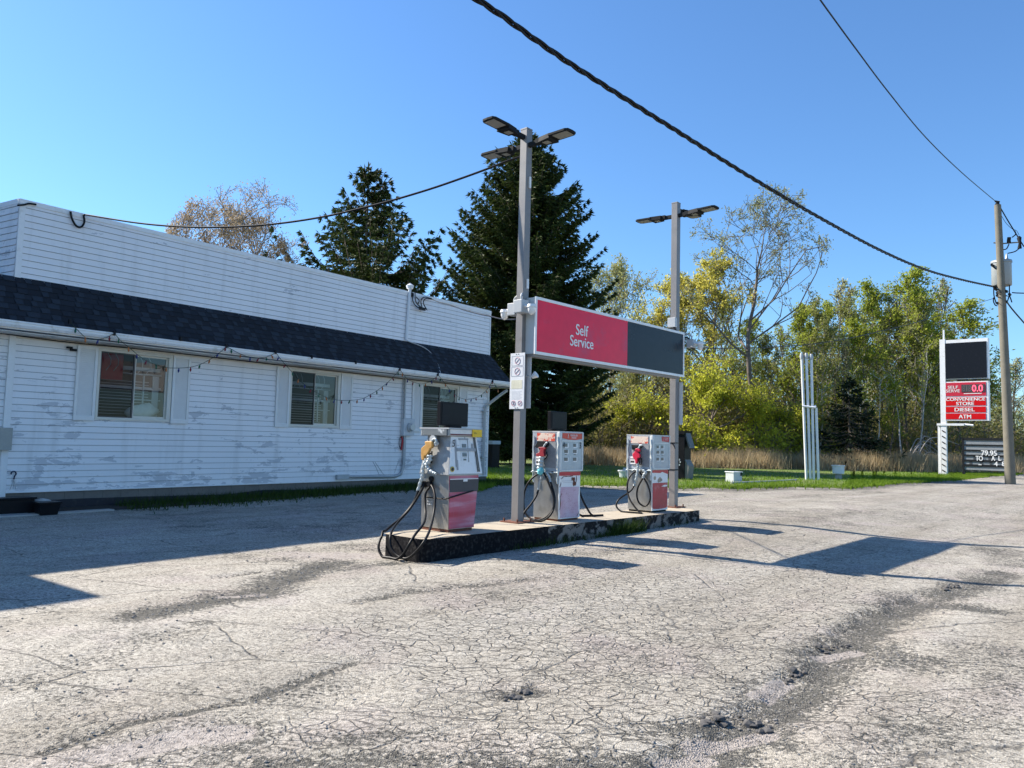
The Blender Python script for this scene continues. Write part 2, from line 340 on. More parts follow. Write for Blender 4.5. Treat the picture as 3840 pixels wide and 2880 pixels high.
RUST = simple('rusty_steel', (0.16, 0.06, 0.035), 0.85, var=0.4, scale=20, bmp=0.4)
TAPE = simple('silver_tape', (0.42, 0.48, 0.50), 0.3, var=0.18, scale=25, bmp=0.9, metal=0.15)
GALV = simple('pale_metal_box', (0.42, 0.44, 0.45), 0.45, var=0.06)
PWHITE = simple('white_plastic', (0.80, 0.80, 0.79), 0.3, var=0.04)
RED = simple('pump_red', (0.50, 0.018, 0.03), 0.38, var=0.12)
SIGNRED = simple('sign_red', (0.80, 0.012, 0.055), 0.2, var=0.1, scale=0.7, spec=0.25, dirt_or_sheen=((0.50, 0.06, 0.13), 0.5, 1.1))  # second tint paints a cloudy reflection along with weathering
SIGNDARK = simple('sign_slate', (0.028, 0.036, 0.046), 0.25, var=0.15, scale=0.7, spec=0.12, dirt_or_sheen=((0.05, 0.062, 0.078), 0.6, 1.2))  # lighter clouds paint a reflection into the slate colour
BRRED = simple('pylon_red', (0.58, 0.004, 0.008), 0.5, var=0.06, spec=0.15)
LENS = simple('lamp_lens', (0.27, 0.26, 0.235), 0.35, var=0.04)
GOLD = simple('gold_nozzle', (0.50, 0.27, 0.07), 0.5, var=0.2, scale=15)
CONC = simple('island_concrete', (0.42, 0.36, 0.27), 0.9, var=0.18, scale=5, bmp=0.4, dirt_or_sheen=((0.25, 0.22, 0.17), 0.7, 2.0))
CURBP = peel_mat('flaking_black_curb_paint', (0.20, 0.19, 0.17), (0.007, 0.007, 0.009), 0.80, 3.2, (1, 1, 1), 0.9)
CURBG = peel_mat('worn_grey_curb', (0.21, 0.185, 0.165), (0.015, 0.014, 0.014), 0.52, 3.6, (1, 1, 1.4), 0.85)
BLOCK = simple('foundation_block', (0.17, 0.155, 0.14), 0.9, var=0.15, scale=3, bmp=0.3)
TAR = simple('tarred_foundation', (0.012, 0.013, 0.02), 0.7, var=0.3, scale=5, dirt_or_sheen=((0.08, 0.07, 0.06), 0.4, 6.0))
WOODP = simple('weathered_pole_wood', (0.17, 0.155, 0.12), 0.85, var=0.2, scale=3, bmp=0.3)
BARK = simple('grey_brown_bark', (0.13, 0.105, 0.085), 0.9, var=0.3, scale=5, bmp=0.4)
BARKP = simple('pale_bark', (0.34, 0.31, 0.27), 0.85, var=0.3, scale=4)
TWIG = simple('brown_twigs', (0.20, 0.155, 0.12), 0.9, var=0.35, scale=0.6)
SCREEN = simple('dark_screen', (0.012, 0.013, 0.018), 0.25, var=0.1, spec=0.12)
YEL = simple('yellow_plate', (0.78, 0.50, 0.01), 0.4, var=0.03)
INK = simple('black_ink', (0.02, 0.02, 0.025), 0.6)
CYAN = simple('turquoise_rag', (0.15, 0.55, 0.62), 0.8, var=0.2, scale=25, bmp=0.8)

# ------------------------------------------------------------------ noise for vertex data
def vnoise(x, y, seed=0):
    xi = np.floor(x).astype(np.int64); yi = np.floor(y).astype(np.int64); xf = x-xi; yf = y-yi
    def h(a, b):
        n = (a*374761393+b*668265263+seed*1442695041) & 0xffffffff; n = ((n ^ (n >> 13))*1274126177) & 0xffffffff
        return ((n ^ (n >> 16)) & 0xffff)/65535.0
    u = xf*xf*(3-2*xf); w = yf*yf*(3-2*yf)
    return (h(xi, yi)*(1-u)+h(xi+1, yi)*u)*(1-w)+(h(xi, yi+1)*(1-u)+h(xi+1, yi+1)*u)*w
def fbm(x, y, o=4, seed=0):
    s = 0; a = 0.5
    for i in range(o): s = s+a*vnoise(x*2**i, y*2**i, seed+i); a *= 0.5
    return s/(1-0.5**o)
def segd(X, Y, a, b):
    dx, dy = b[0]-a[0], b[1]-a[1]; L = dx*dx+dy*dy+1e-9; t = np.clip(((X-a[0])*dx+(Y-a[1])*dy)/L, 0, 1)
    return np.hypot(X-a[0]-t*dx, Y-a[1]-t*dy)

# ------------------------------------------------------------------ forecourt
def axis_pts(a, b, c, d, fine, coarse):
    return np.concatenate([np.arange(a, b, coarse), np.arange(b, c, fine), np.arange(c, d+coarse, coarse)])
xs = axis_pts(-60, -9, 11, 90, 0.06, 1.0); ys = np.concatenate([np.arange(-8, 2, 1.0), np.arange(2, 14, 0.06), np.arange(14, 30, 0.35), np.arange(30, 60, 1.5)])
X, Y = np.meshgrid(xs, ys); Zg = gz(X, Y)
def D(x, y): return G(d2(x, y))[:2]
wear = np.zeros_like(X); pale = np.zeros_like(X)
def blob(arr, pts, r, amp=1.0):
    d = np.full(X.shape, 1e9)
    if len(pts) == 1: d = np.hypot(X-pts[0][0], Y-pts[0][1])
    for a, b in zip(pts[:-1], pts[1:]): d = np.minimum(d, segd(X, Y, a, b))
    d = d*(0.75+0.5*fbm(X*1.3, Y*1.3, 4, 3))
    np.maximum(arr, amp*np.clip(1.25-d/r, 0, 1), out=arr)
edge = [D(1400, 1655), D(1545, 1545), D(1640, 1490), D(1700, 1450), D(1765, 1392), D(1850, 1330), D(1960, 1290), D(2050, 1265), D(2130, 1235)]
blob(wear, [D(320, 1325), D(430, 1300), D(560, 1278), D(640, 1240), D(720, 1215)], 0.42, 0.95)
blob(wear, [D(760, 1300), D(900, 1275), D(1050, 1262), D(1180, 1245)], 0.2, 0.6)
blob(wear, [e+np.array([0.25, -0.05]) for e in edge], 0.42, 0.8)
blob(wear, [D(1820, 1400), D(1900, 1400), D(1960, 1430)], 0.5, 0.8)
blob(wear, [D(1990, 1300), D(2120, 1315)], 0.4, 0.85)
blob(wear, [D(1090, 1500), D(1150, 1490)], 0.15, 0.75)
blob(wear, [D(1380, 1575), D(1620, 1560), D(1700, 1600)], 0.22, 0.7)
blob(wear, [D(20, 1480), D(150, 1440), D(420, 1350)], 0.3, 0.45)
blob(wear, [D(90, 1625), D(280, 1560), D(540, 1510), D(760, 1430)], 0.07, 0.9)
blob(wear, [D(700, 1600), D(1000, 1590), D(1300, 1640)], 0.22, 0.5)
blob(wear, [D(1250, 1200), D(1600, 1140), D(1900, 1100)], 0.35, 0.45)
blob(wear, [D(1700, 1075), D(1900, 1062)], 0.5, 0.5)
blob(wear, [D(2130, 1180), D(2212, 1220)], 0.7, 0.5)
blob(wear, [D(*q) for q in ((1130, 1045), (1250, 1053), (1450, 1057), (1560, 1058), (1700, 1055), (1830, 1057), (1900, 1050), (2060, 1040))], 1.3, 0.75)
blob(pale, [D(250, 1625), D(400, 1590), D(500, 1580)], 0.2, 0.9)
blob(pale, [D(1440, 1640), D(1520, 1625)], 0.12, 0.9)
blob(pale, [D(1640, 1495), D(1700, 1460)], 0.13, 0.85)
blob(pale, [D(1770, 1410), D(1850, 1400)], 0.13, 0.85)
blob(pale, [D(480, 1285), D(560, 1280)], 0.14, 0.7)
blob(pale, [D(620, 1195), D(800, 1200)], 0.5, 0.7)
blob(pale, [D(1500, 1600), D(1600, 1585), D(1660, 1570)], 0.13, 0.8)
blob(pale, [D(1860, 1130), D(1950, 1135)], 0.5, 0.6)
wear = np.maximum(wear, np.clip((fbm(X*0.45+7, Y*0.45+3, 5, 40)-0.58)*3.0, 0, 0.42))
blob(wear, [D(560, 1655), D(900, 1640), D(1400, 1655)], 0.22, 0.7); blob(wear, [D(1800, 1655), D(2000, 1560), D(2212, 1500)], 0.5, 0.42); blob(wear, [D(1100, 1420), D(1500, 1380), D(1750, 1300)], 0.12, 0.35)
blob(wear, [D(640, 1240), D(760, 1225), D(900, 1210)], 0.25, 0.6); blob(wear, [D(480, 1245), D(560, 1235)], 0.12, 0.7)
crackv = 0.34*np.exp(-((X-1.5)**2/18+(Y-6)**2/14))+0.12*fbm(X*0.3, Y*0.3, 2, 9)-0.03
# heights: gentle waves, broken step along the edge, worn hollows
wn2 = (fbm(X*0.5, Y*0.5, 3, 1)-0.5)*0.035*(1-sm((Y-14)/10))*sm((0.749*X-0.6626*Y+6.5)/2)
Zg = Zg + wn2
hol = sm(wear*1.1)*0.02*(0.6+0.8*fbm(X*6, Y*6, 3, 5)) + 0.008*sm(pale*1.4)
de = np.full(X.shape, 1e9); side = np.zeros_like(X)
for a, b in zip(edge[:6], edge[1:7]):
    dd = segd(X, Y, a, b); cr_ = (b[0]-a[0])*(Y-a[1])-(b[1]-a[1])*(X-a[0]); upd = dd < de; side = np.where(upd, np.sign(cr_), side); de = np.minimum(de, dd)
jag = (fbm(X*4, Y*4, 4, 8)-0.5)*0.35
sdist = -side*de+jag                                     # positive on the right, worn-down side
crackv = crackv-0.38*sm((sdist+0.1)/0.6); crackv = crackv-0.26*sm((3.0-X-Y*0.2)/4)
step = 0.035*sm(sdist/0.06)*(1-sm((sdist-0.15)/0.6))*(de < 1.2)
Zg = Zg-hol-step + np.where(Y < 14, (fbm(X*9, Y*9, 3, 12)-0.5)*0.010, 0)
ny, nx = X.shape; idx = np.arange(nx*ny).reshape(ny, nx)
Fq = np.stack([idx[:-1, :-1], idx[:-1, 1:], idx[1:, 1:], idx[1:, :-1]], -1).reshape(-1, 4)
fc = npmesh('forecourt', np.stack([X, Y, Zg], -1).reshape(-1, 3), Fq, ASPHALT, smooth=True)
tag(fc, kind='structure')
for nm, ar in (('wear', wear), ('pale', pale), ('crack', crackv)):
    at = fc.data.attributes.new(nm, 'FLOAT', 'POINT'); at.data.foreach_set('value', ar.astype(np.float32).ravel())
def ground_z(x, y):
    i = np.clip(np.searchsorted(xs, x)-1, 0, nx-2); j = np.clip(np.searchsorted(ys, y)-1, 0, ny-2); return Zg[j, i]

# far ground to the horizon
GRASSG = simple('far_field', (0.075, 0.085, 0.03), 0.95, var=0.3, scale=0.2)
g = B(); g.add([(-2500, -2500, -0.7), (2500, -2500, -0.7), (2500, 2500, -0.7), (-2500, 2500, -0.7)], [(0, 1, 2, 3)]); tag(g.build('ground', GRASSG), kind='structure')

# loose gravel
def scatter_stones(name, pts, rmin, rmax, mat, kind='stuff'):
    n = len(pts); ico = bmesh.new(); bmesh.ops.create_icosphere(ico, subdivisions=1, radius=1); iv = np.array([v.co[:] for v in ico.verts]); fi = np.array([[v.index for v in f.verts] for f in ico.faces]); ico.free()
    r = rmin+(rmax-rmin)*np.random.rand(n)**3
    jit = 0.7+0.6*np.random.rand(n, len(iv), 1); V = iv[None]*jit*r[:, None, None]*np.array([1, 1, 0.6])
    a = np.random.rand(n)*6.28; c, s_ = np.cos(a)[:, None], np.sin(a)[:, None]
    V = np.stack([V[..., 0]*c-V[..., 1]*s_, V[..., 0]*s_+V[..., 1]*c, V[..., 2]], -1)+np.asarray(pts)[:, None, :]
    Ff = (fi[None]+(np.arange(n)*len(iv))[:, None, None]).reshape(-1, 3)
    return tag(npmesh(name, V.reshape(-1, 3), Ff, mat), kind=kind)
STONE = leaf_mat('gravel_stone', (0.10, 0.095, 0.09), (0.34, 0.32, 0.29), 0.0, 20, 0.9)
cand = np.random.rand(90000, 2)*np.array([17, 10.5])+np.array([-7, 2.6])
ii = np.clip(np.searchsorted(xs, cand[:, 0])-1, 0, nx-1); jj = np.clip(np.searchsorted(ys, cand[:, 1])-1, 0, ny-1)
pr = wear[jj, ii]**2*0.9+0.012
cand = cand[np.random.rand(len(cand)) < pr]
pts = np.column_stack([cand, ground_z(cand[:, 0], cand[:, 1])+0.002])
tag(scatter_stones('loose_gravel', pts, 0.004, 0.016, STONE), 'loose grey gravel strewn over the worn asphalt', 'gravel')
# broken asphalt chunks along the crumbled edge
ck = []
for a, b in ((D(1525, 1555), D(1560, 1540)), (D(1765, 1395), D(1830, 1385)), (D(1690, 1455), D(1740, 1440)), (D(1600, 1535), D(1680, 1570)), (D(2040, 1275), D(2070, 1262)), (D(1100, 1505), D(1140, 1490))):
    for t in np.random.rand(16): q = a*(1-t)+b*t+np.random.randn(2)*0.03; ck.append((q[0], q[1], float(ground_z(q[0], q[1]))+0.008))
tag(scatter_stones('asphalt_crumbs', ck, 0.015, 0.045, simple('dark_asphalt_chunk', (0.09, 0.085, 0.08), 0.95, var=0.4, scale=30)), 'dark crumbled asphalt lumps along the broken edge', 'rubble')

# ------------------------------------------------------------------ lawn, blades
LAWNM, nt, p, out = nodes('lawn_green'); v = mapping(nt)
c = mix(nt, (0.07, 0.125, 0.012), (0.13, 0.21, 0.022), ramp(nt, noise(nt, v, 1.2, 6, 0.7), [(0.3, 0), (0.7, 1)])); c = mix(nt, c, (0.20, 0.18, 0.07), math_(nt, 'MULTIPLY', ramp(nt, noise(nt, v, 0.3, 4), [(0.42, 0), (0.66, 1)]), 0.6))
nt.links.new(c, p.inputs['Base Color']); p.inputs['Roughness'].default_value = 0.9; bump(nt, p, noise(nt, v, 9, 5, 0.8), 1.0, 0.08)
le = [(1020, 1062), (1062, 1046), (1130, 1041), (1180, 1043), (1245, 1049), (1330, 1047), (1450, 1053), (1560, 1054), (1700, 1051), (1830, 1053), (1900, 1046), (1990, 1041), (2060, 1037), (2090, 1033)]
lawn_edge = [np.array([-16.0, 40.0])]+[G(d2(*q), 0.02)[:2] for q in le]+[np.array([40, 60.0]), np.array([90, 75.0])]
def resample(P, step):
    out = [];
    for a, b in zip(P[:-1], P[1:]):
        k = max(1, int(np.linalg.norm(b-a)/step)); out += [a+(b-a)*i/k for i in range(k)]
    return out+[P[-1]]
le2 = resample(lawn_edge, 0.35); le2 = [q+np.array([0, 1])*((fbm(np.array(q[0]*1.5), np.array(q[1]*1.5), 3, 4)-0.5)*1.9) for q in le2]
rows_t = [0, 0.15, 0.8, 3, 8, 20, 60, 250, 1500]; V = []
for t in rows_t:
    for q in le2:
        n_ = q/np.linalg.norm(q); z = -0.02 if t == 0 else 0.045
        V.append((q[0]+n_[0]*t, q[1]+n_[1]*t, z))
m_ = len(le2); Fl = [(r_*m_+i, r_*m_+i+1, (r_+1)*m_+i+1, (r_+1)*m_+i) for r_ in range(len(rows_t)-1) for i in range(m_-1)]
tag(npmesh('lawn', V, Fl, LAWNM, smooth=True), kind='structure')
def blades(name, pts, h, w, mat, label=None, cat=None, lean=0.35, parent=None):
    n = len(pts); pts = np.asarray(pts, float); hh = h*(0.5+0.8*np.random.rand(n)); a = np.random.rand(n)*6.283
    lx, ly = np.random.randn(n)*lean*hh, np.random.randn(n)*lean*hh
    dx, dy = np.cos(a)*w/2, np.sin(a)*w/2; z0 = pts[:, 2]
    P0 = np.stack([pts[:, 0]-dx, pts[:, 1]-dy, z0-0.01], -1); P1 = np.stack([pts[:, 0]+dx, pts[:, 1]+dy, z0-0.01], -1)
    P2 = np.stack([pts[:, 0]+lx, pts[:, 1]+ly, z0+hh], -1)
    V = np.stack([P0, P1, P2], 1).reshape(-1, 3); Ff = np.arange(3*n).reshape(-1, 3)
    o = npmesh(name, V, Ff, mat, parent); return tag(o, label, cat, kind='stuff')
GR = leaf_mat('grass_blade', (0.08, 0.15, 0.012), (0.22, 0.33, 0.03), 0.4, 0.4)
GRD = leaf_mat('dark_weed', (0.025, 0.05, 0.01), (0.06, 0.10, 0.018), 0.3, 1.0)
DRY = leaf_mat('dry_grass', (0.36, 0.27, 0.15), (0.60, 0.48, 0.30), 0.35, 0.15)
pts = []
while len(pts) < 60000:
    i = random.randrange(len(le2)-1); q = le2[i]*(1-random.random()*0)+0; t = abs(random.gauss(0, 1))*9 if random.random() < 0.75 else random.random()*0.5
    n_ = q/np.linalg.norm(q); lat = np.array([n_[1], -n_[0]])*random.uniform(-0.3, 0.3)
    if q[0] > 42 or q[0] < -6: continue
    P = q+n_*t+lat
    pts.append((P[0], P[1], 0.04))
blades('lawn_grass', pts, 0.11, 0.03, GR, 'short green grass growing on the lawn behind the pumps', 'grass')
pts = []
for i in range(5200):                                    # ragged low weeds creeping on the asphalt edge
    q = le2[random.randrange(len(le2)-1)]
    if q[0] > 42 or q[0] < -4: continue
    n_ = q/np.linalg.norm(q); P = q-n_*abs(random.gauss(0, 0.5)); pts.append((P[0], P[1], float(ground_z(P[0], P[1]))))
blades('edge_weeds', pts, 0.08, 0.03, GR, 'low patchy weeds along the edge of the asphalt', 'weeds')
pts = []
for i in range(42000):
    px = random.uniform(1235, 2212); P = G(d2(px, float(np.interp(px, [1235, 1500, 1978, 2212], [1004, 1011, 1020, 1024]))+random.gauss(0, 0.7)), 0.0); P = P*(1+abs(random.gauss(0, 0.05))); k = fbm(np.array(P[0]*0.3), np.array(P[1]*0.3), 3, 2)
    if k > 0.30: pts.append((P[0], P[1], 0.0))
hq = np.array(pts); hq = 0.45+1.35*fbm(hq[:, 0]*0.55, hq[:, 1]*0.55, 4, 51)
blades('dry_grass', pts, hq, 0.05, DRY, 'tall dry tan grass at the foot of the woodland', 'dry grass', lean=0.3)

# ------------------------------------------------------------------ store building
BR = math.radians(53); P0 = np.array([-10.21, 15.62]); BD = np.array([math.cos(BR), math.sin(BR)]); BN = np.array([BD[1], -BD[0]])   # along / outward
GB = -0.3
store = thing('store_building', 'long white clapboard store with dark blue shingle skirt roof and tall parapet', 'building', (P0[0], P0[1], 0), BR)
LEN = 15.55; ZB, ZT, PB, PT = 0.31, 3.48, 4.66, 6.32
def siding(b, x0, x1, z0, z1, openings=(), y=0.0, pitch=0.1365, xf=None):
    """horizontal lapped boards on the plane y (outward is -y); xf maps local points"""
    z = z0
    while z < z1-0.01:
        zt = min(z+pitch, z1); cuts = sorted({z, zt}|{c for o in openings for c in (o[2], o[3]) if z < c < zt})
        for za, zb in zip(cuts[:-1], cuts[1:]):
            iv = [(x0, x1)]
            for ox0, ox1, oz0, oz1 in openings:
                if za < oz1-1e-4 and zb > oz0+1e-4:
                    nv = []
                    for a, c in iv:
                        if ox1 <= a or ox0 >= c: nv.append((a, c)); continue
                        if ox0 > a: nv.append((a, ox0))
                        if ox1 < c: nv.append((ox1, c))
                    iv = nv
            f = lambda zz: y-0.022*(1-(zz-z)/pitch)-0.002
            for a, c in iv:
                if za == z and z > z0+0.01:
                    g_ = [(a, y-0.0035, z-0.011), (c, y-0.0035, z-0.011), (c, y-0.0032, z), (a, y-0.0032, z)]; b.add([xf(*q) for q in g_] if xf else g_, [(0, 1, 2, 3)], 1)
                v = [(a, f(za), za), (c, f(za), za), (c, f(zb), zb), (a, f(zb), zb), (a, y+0.01, za), (c, y+0.01, za)]
                if xf: v = [xf(*q) for q in v]
                b.add(v, [(0, 1, 2, 3)]+([(4, 5, 1, 0)] if za == z else []))
        z = zt
WIN = [(1.69, 3.42, 1.83, 3.41), (6.82, 8.59, 1.83, 3.41), (12.03, 13.88, 1.83, 3.39)]
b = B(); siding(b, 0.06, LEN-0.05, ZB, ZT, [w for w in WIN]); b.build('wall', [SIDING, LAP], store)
# end wall (right), back, upper core, ceiling
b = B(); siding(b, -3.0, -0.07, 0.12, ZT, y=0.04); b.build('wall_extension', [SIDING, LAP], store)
b = B(); b.box(LEN-0.12, LEN-0.01, 0.03, 9.0, -0.3, 3.5); b.box(-3, -0.0, 0.045, 0.10, -0.3, 3.5); b.box(-0.04, LEN-0.01, 9.0, 9.1, -0.3, 5.9); b.box(0.1, LEN-0.2, 0.05, 8.95, 3.49, 3.6)
b.box(-3.0, LEN-0.2, 0.06, 8.95, 4.62, 4.7); b.build('side_wall', WHITE, store)
b = B(); b.box(0.0, LEN-0.02, 0.034, 0.2, 0.05, ZB)
for k in range(39): b.box(k*0.4+0.006, k*0.4+0.394, 0.028, 0.04, 0.05, ZB-0.004)
fo = b.build('foundation', BLOCK, store)
b = B()
pr_ = []
for k in range(80):
    x = k*LEN/79; zt_ = 0.07+0.10*vnoise(np.array(x*0.8), np.array(0.0), 3)-0.02
    pr_.append((x, float(zt_)))
b.prism([(0, 0.0, -0.5)]+[(x, 0.0, z_) for x, z_ in pr_]+[(LEN, 0.0, -0.5)], (0, 0.028, 0)); b.build('tar_coating', TAR, store)
# corner trims
b = B(); b.box(-0.07, 0.055, -0.03, 0.03, 0.02, ZT); b.build('corner_trim', WHITE, store)
b = B(); b.box(LEN-0.05, LEN+0.03, -0.03, 0.03, 0.27, ZT); b.box(LEN+0.0, LEN+0.03, 0.03, 0.12, 0.2, ZT)
b.build('corner_trim', WHITE, store)
b = B(); b.box(0.06, LEN-0.05, -0.028, -0.0, ZB-0.03, ZB); b.build('drip_edge', GUTTER, store)
# parapet
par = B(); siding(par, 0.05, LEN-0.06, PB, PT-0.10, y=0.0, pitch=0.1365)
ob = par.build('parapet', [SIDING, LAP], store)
b = B(); b.box(-0.04, LEN-0.02, 0.03, 0.22, 4.6, PT-0.02); b.box(LEN-0.14, LEN-0.02, 0.2, 9.0, 4.6, 6.2); b.build('parapet_core', SIDING, ob)
b = B(); b.box(-0.07, LEN+0.01, -0.035, 0.25, PT-0.10, PT); b.box(-0.06, 0.05, -0.03, 0.03, PB-0.02, PT-0.10); b.box(LEN-0.06, LEN, -0.03, 0.03, PB-0.02, PT-0.10); b.build('parapet_cap', WHITE, ob)
# left return of the parapet, at an obtuse angle, in the sun
ra = math.radians(180-12); 
def ret(x, y, z): 
    c_, s_ = math.cos(ra), math.sin(ra); return (-0.06-(-x)*c_*1-y*0+0, 0, z)
RD = np.array([-0.122, 0.993]); RN = np.array([-0.993, -0.122])      # local direction of the return and its outward normal
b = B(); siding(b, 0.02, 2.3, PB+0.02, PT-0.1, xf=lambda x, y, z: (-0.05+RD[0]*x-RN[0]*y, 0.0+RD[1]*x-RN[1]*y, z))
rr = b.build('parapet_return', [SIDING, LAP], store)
b = B(); 
def rp(x, o, z): return (-0.05+RD[0]*x+RN[0]*o, RD[1]*x+RN[1]*o, z)
b.hexa([rp(0, 0.03, PT-0.1), rp(2.3, 0.03, PT-0.1), rp(2.3, -0.2, PT-0.1), rp(0, -0.2, PT-0.1)], [rp(0, 0.03, PT), rp(2.3, 0.03, PT), rp(2.3, -0.2, PT), rp(0, -0.2, PT)])
b.build('return_cap', WHITE, rr)
# the wing beyond the left edge of the photo (casts the afternoon shade on the forecourt)
b = B(); b.box(-14, -0.36, 1.25, 9, -0.4, 7.30); b.build('rear_wing', SIDING, store)
wl = Vector((-12.2-P0[0], 11.37-P0[1])); lx_, ly_ = wl.x*BD[0]+wl.y*BD[1], -(wl.x*BN[0]+wl.y*BN[1])
b = B(); b.box(lx_-9, lx_, ly_, ly_+6, -0.4, 6.9); b.build('front_wing', SIDING, store)
# skirt roof
EO, EZ, ER = 0.62, 3.70, LEN+0.58                       # eave offset, height, right overhang
b = B(); 
def roofpt(t, x): return (x, -EO*(1-t)+(-0.02)*t, EZ+(PB+0.03-EZ)*t)
XR0 = ER; XR1 = LEN-0.02
b.add([(-3.0, -EO+0.02, EZ-0.01), (ER-0.02, -EO+0.02, EZ-0.01), (XR1, 0.0, PB), (-3.0, 0.0, PB)], [(0, 1, 2, 3)])
b.add([(ER-0.02, -EO+0.02, EZ-0.01), (ER-0.02, 9, EZ-0.01), (XR1, 9, PB), (XR1, 0, PB)], [(0, 1, 2, 3)])
roof = b.build('shingle_roof', SHIN[0], store)
b = B(); nrow = 8; rnd = random.Random(3)
nrm = np.array([0, -(PB-EZ), 0]); nrm = np.array([0, -0.85, 0.53])
for r in range(nrow):
    t0 = r/nrow; t1 = min(1, (r+1.15)/nrow); x = -3.0+rnd.random()*0.2; hi = True
    while True:
        w = rnd.uniform(0.12, 0.30); xe = XR0+(XR1-XR0)*(t0)
        if x > xe: break
        x1 = min(x+w, XR0+(XR1-XR0)*t1-0.0); x1b = min(x+w, xe)
        th = 0.012 if hi else 0.004; inset = 0.02 if hi else 0.0
        a = np.array(roofpt(t0, x+inset)); c_ = np.array(roofpt(t0, x1b-inset*0.5)); d_ = np.array(roofpt(t1, max(x, min(x1, x1b)))); e_ = np.array(roofpt(t1, min(x, x1)))
        n1 = nrm*(th+0.01); n2 = nrm*0.003
        mi = rnd.choice([0, 0, 1]) if not hi else rnd.choice([1, 2, 2])
        b.add([a+n1, c_+n1, d_+n2, e_+n2, a, c_], [(0, 1, 2, 3), (4, 5, 1, 0)], mi)
        x += w; hi = not hi
# right hip face shingles
for r in range(nrow):
    t0 = r/nrow; t1 = min(1, (r+1.15)/nrow); y = -EO*(1-t0); hi = True
    while y < 9:
        w = rnd.uniform(0.12, 0.3); th = 0.014 if hi else 0.004
        xa = ER+(XR1-ER)*t0; xb = ER+(XR1-ER)*t1; za = EZ+(PB-EZ)*t0; zb_ = EZ+(PB-EZ)*t1
        b.add([(xa+th, y, za), (xa+th, y+w, za), (xb+0.004, y+w, zb_), (xb+0.004, max(y, -EO*(1-t1)), zb_), (xa, y, za), (xa, y+w, za)], [(0, 1, 2, 3), (4, 5, 1, 0)], rnd.choice([0, 1, 2]))
        y += w; hi = not hi
b.build('shingles', SHIN, roof)
b = B(); b.box(-3, ER+0.01, -EO-0.02, -EO+0.02, EZ-0.16, EZ-0.03); b.box(ER-0.03, ER+0.01, -EO+0.02, 9, EZ-0.16, EZ-0.03); b.build('fascia', WHITE, store)
b = B()
prof = [(-EO-0.02, EZ-0.13), (-EO-0.09, EZ-0.13), (-EO-0.12, EZ-0.08), (-EO-0.12, EZ-0.035), (-EO-0.145, EZ-0.03), (-EO-0.145, EZ-0.0), (-EO-0.125, EZ-0.0), (-EO-0.11, EZ-0.02), (-EO-0.02, EZ-0.02)]
b.prism([(-3.0, y_, z_) for y_, z_ in prof], (ER+0.12+3.0, 0, 0)); gt = b.build('gutter', GUTTER, store)
b = B()
for k in range(0, 64): b.box(-3+k*0.3, -3+k*0.3+0.292, -EO+0.02, 0.02, ZT+0.012+(k % 2)*0.004, ZT+0.03)
b.box(LEN+0.02, ER-0.03, -EO+0.02, 9, ZT+0.012, ZT+0.03); b.build('soffit', simple('soffit_metal', (0.60, 0.58, 0.54), 0.5, var=0.05), store)
b = B(); b.box(0.05, LEN-0.02, -0.04, 0.0, ZT-0.045, ZT+0.01); b.build('frieze_board', CREAM, store)
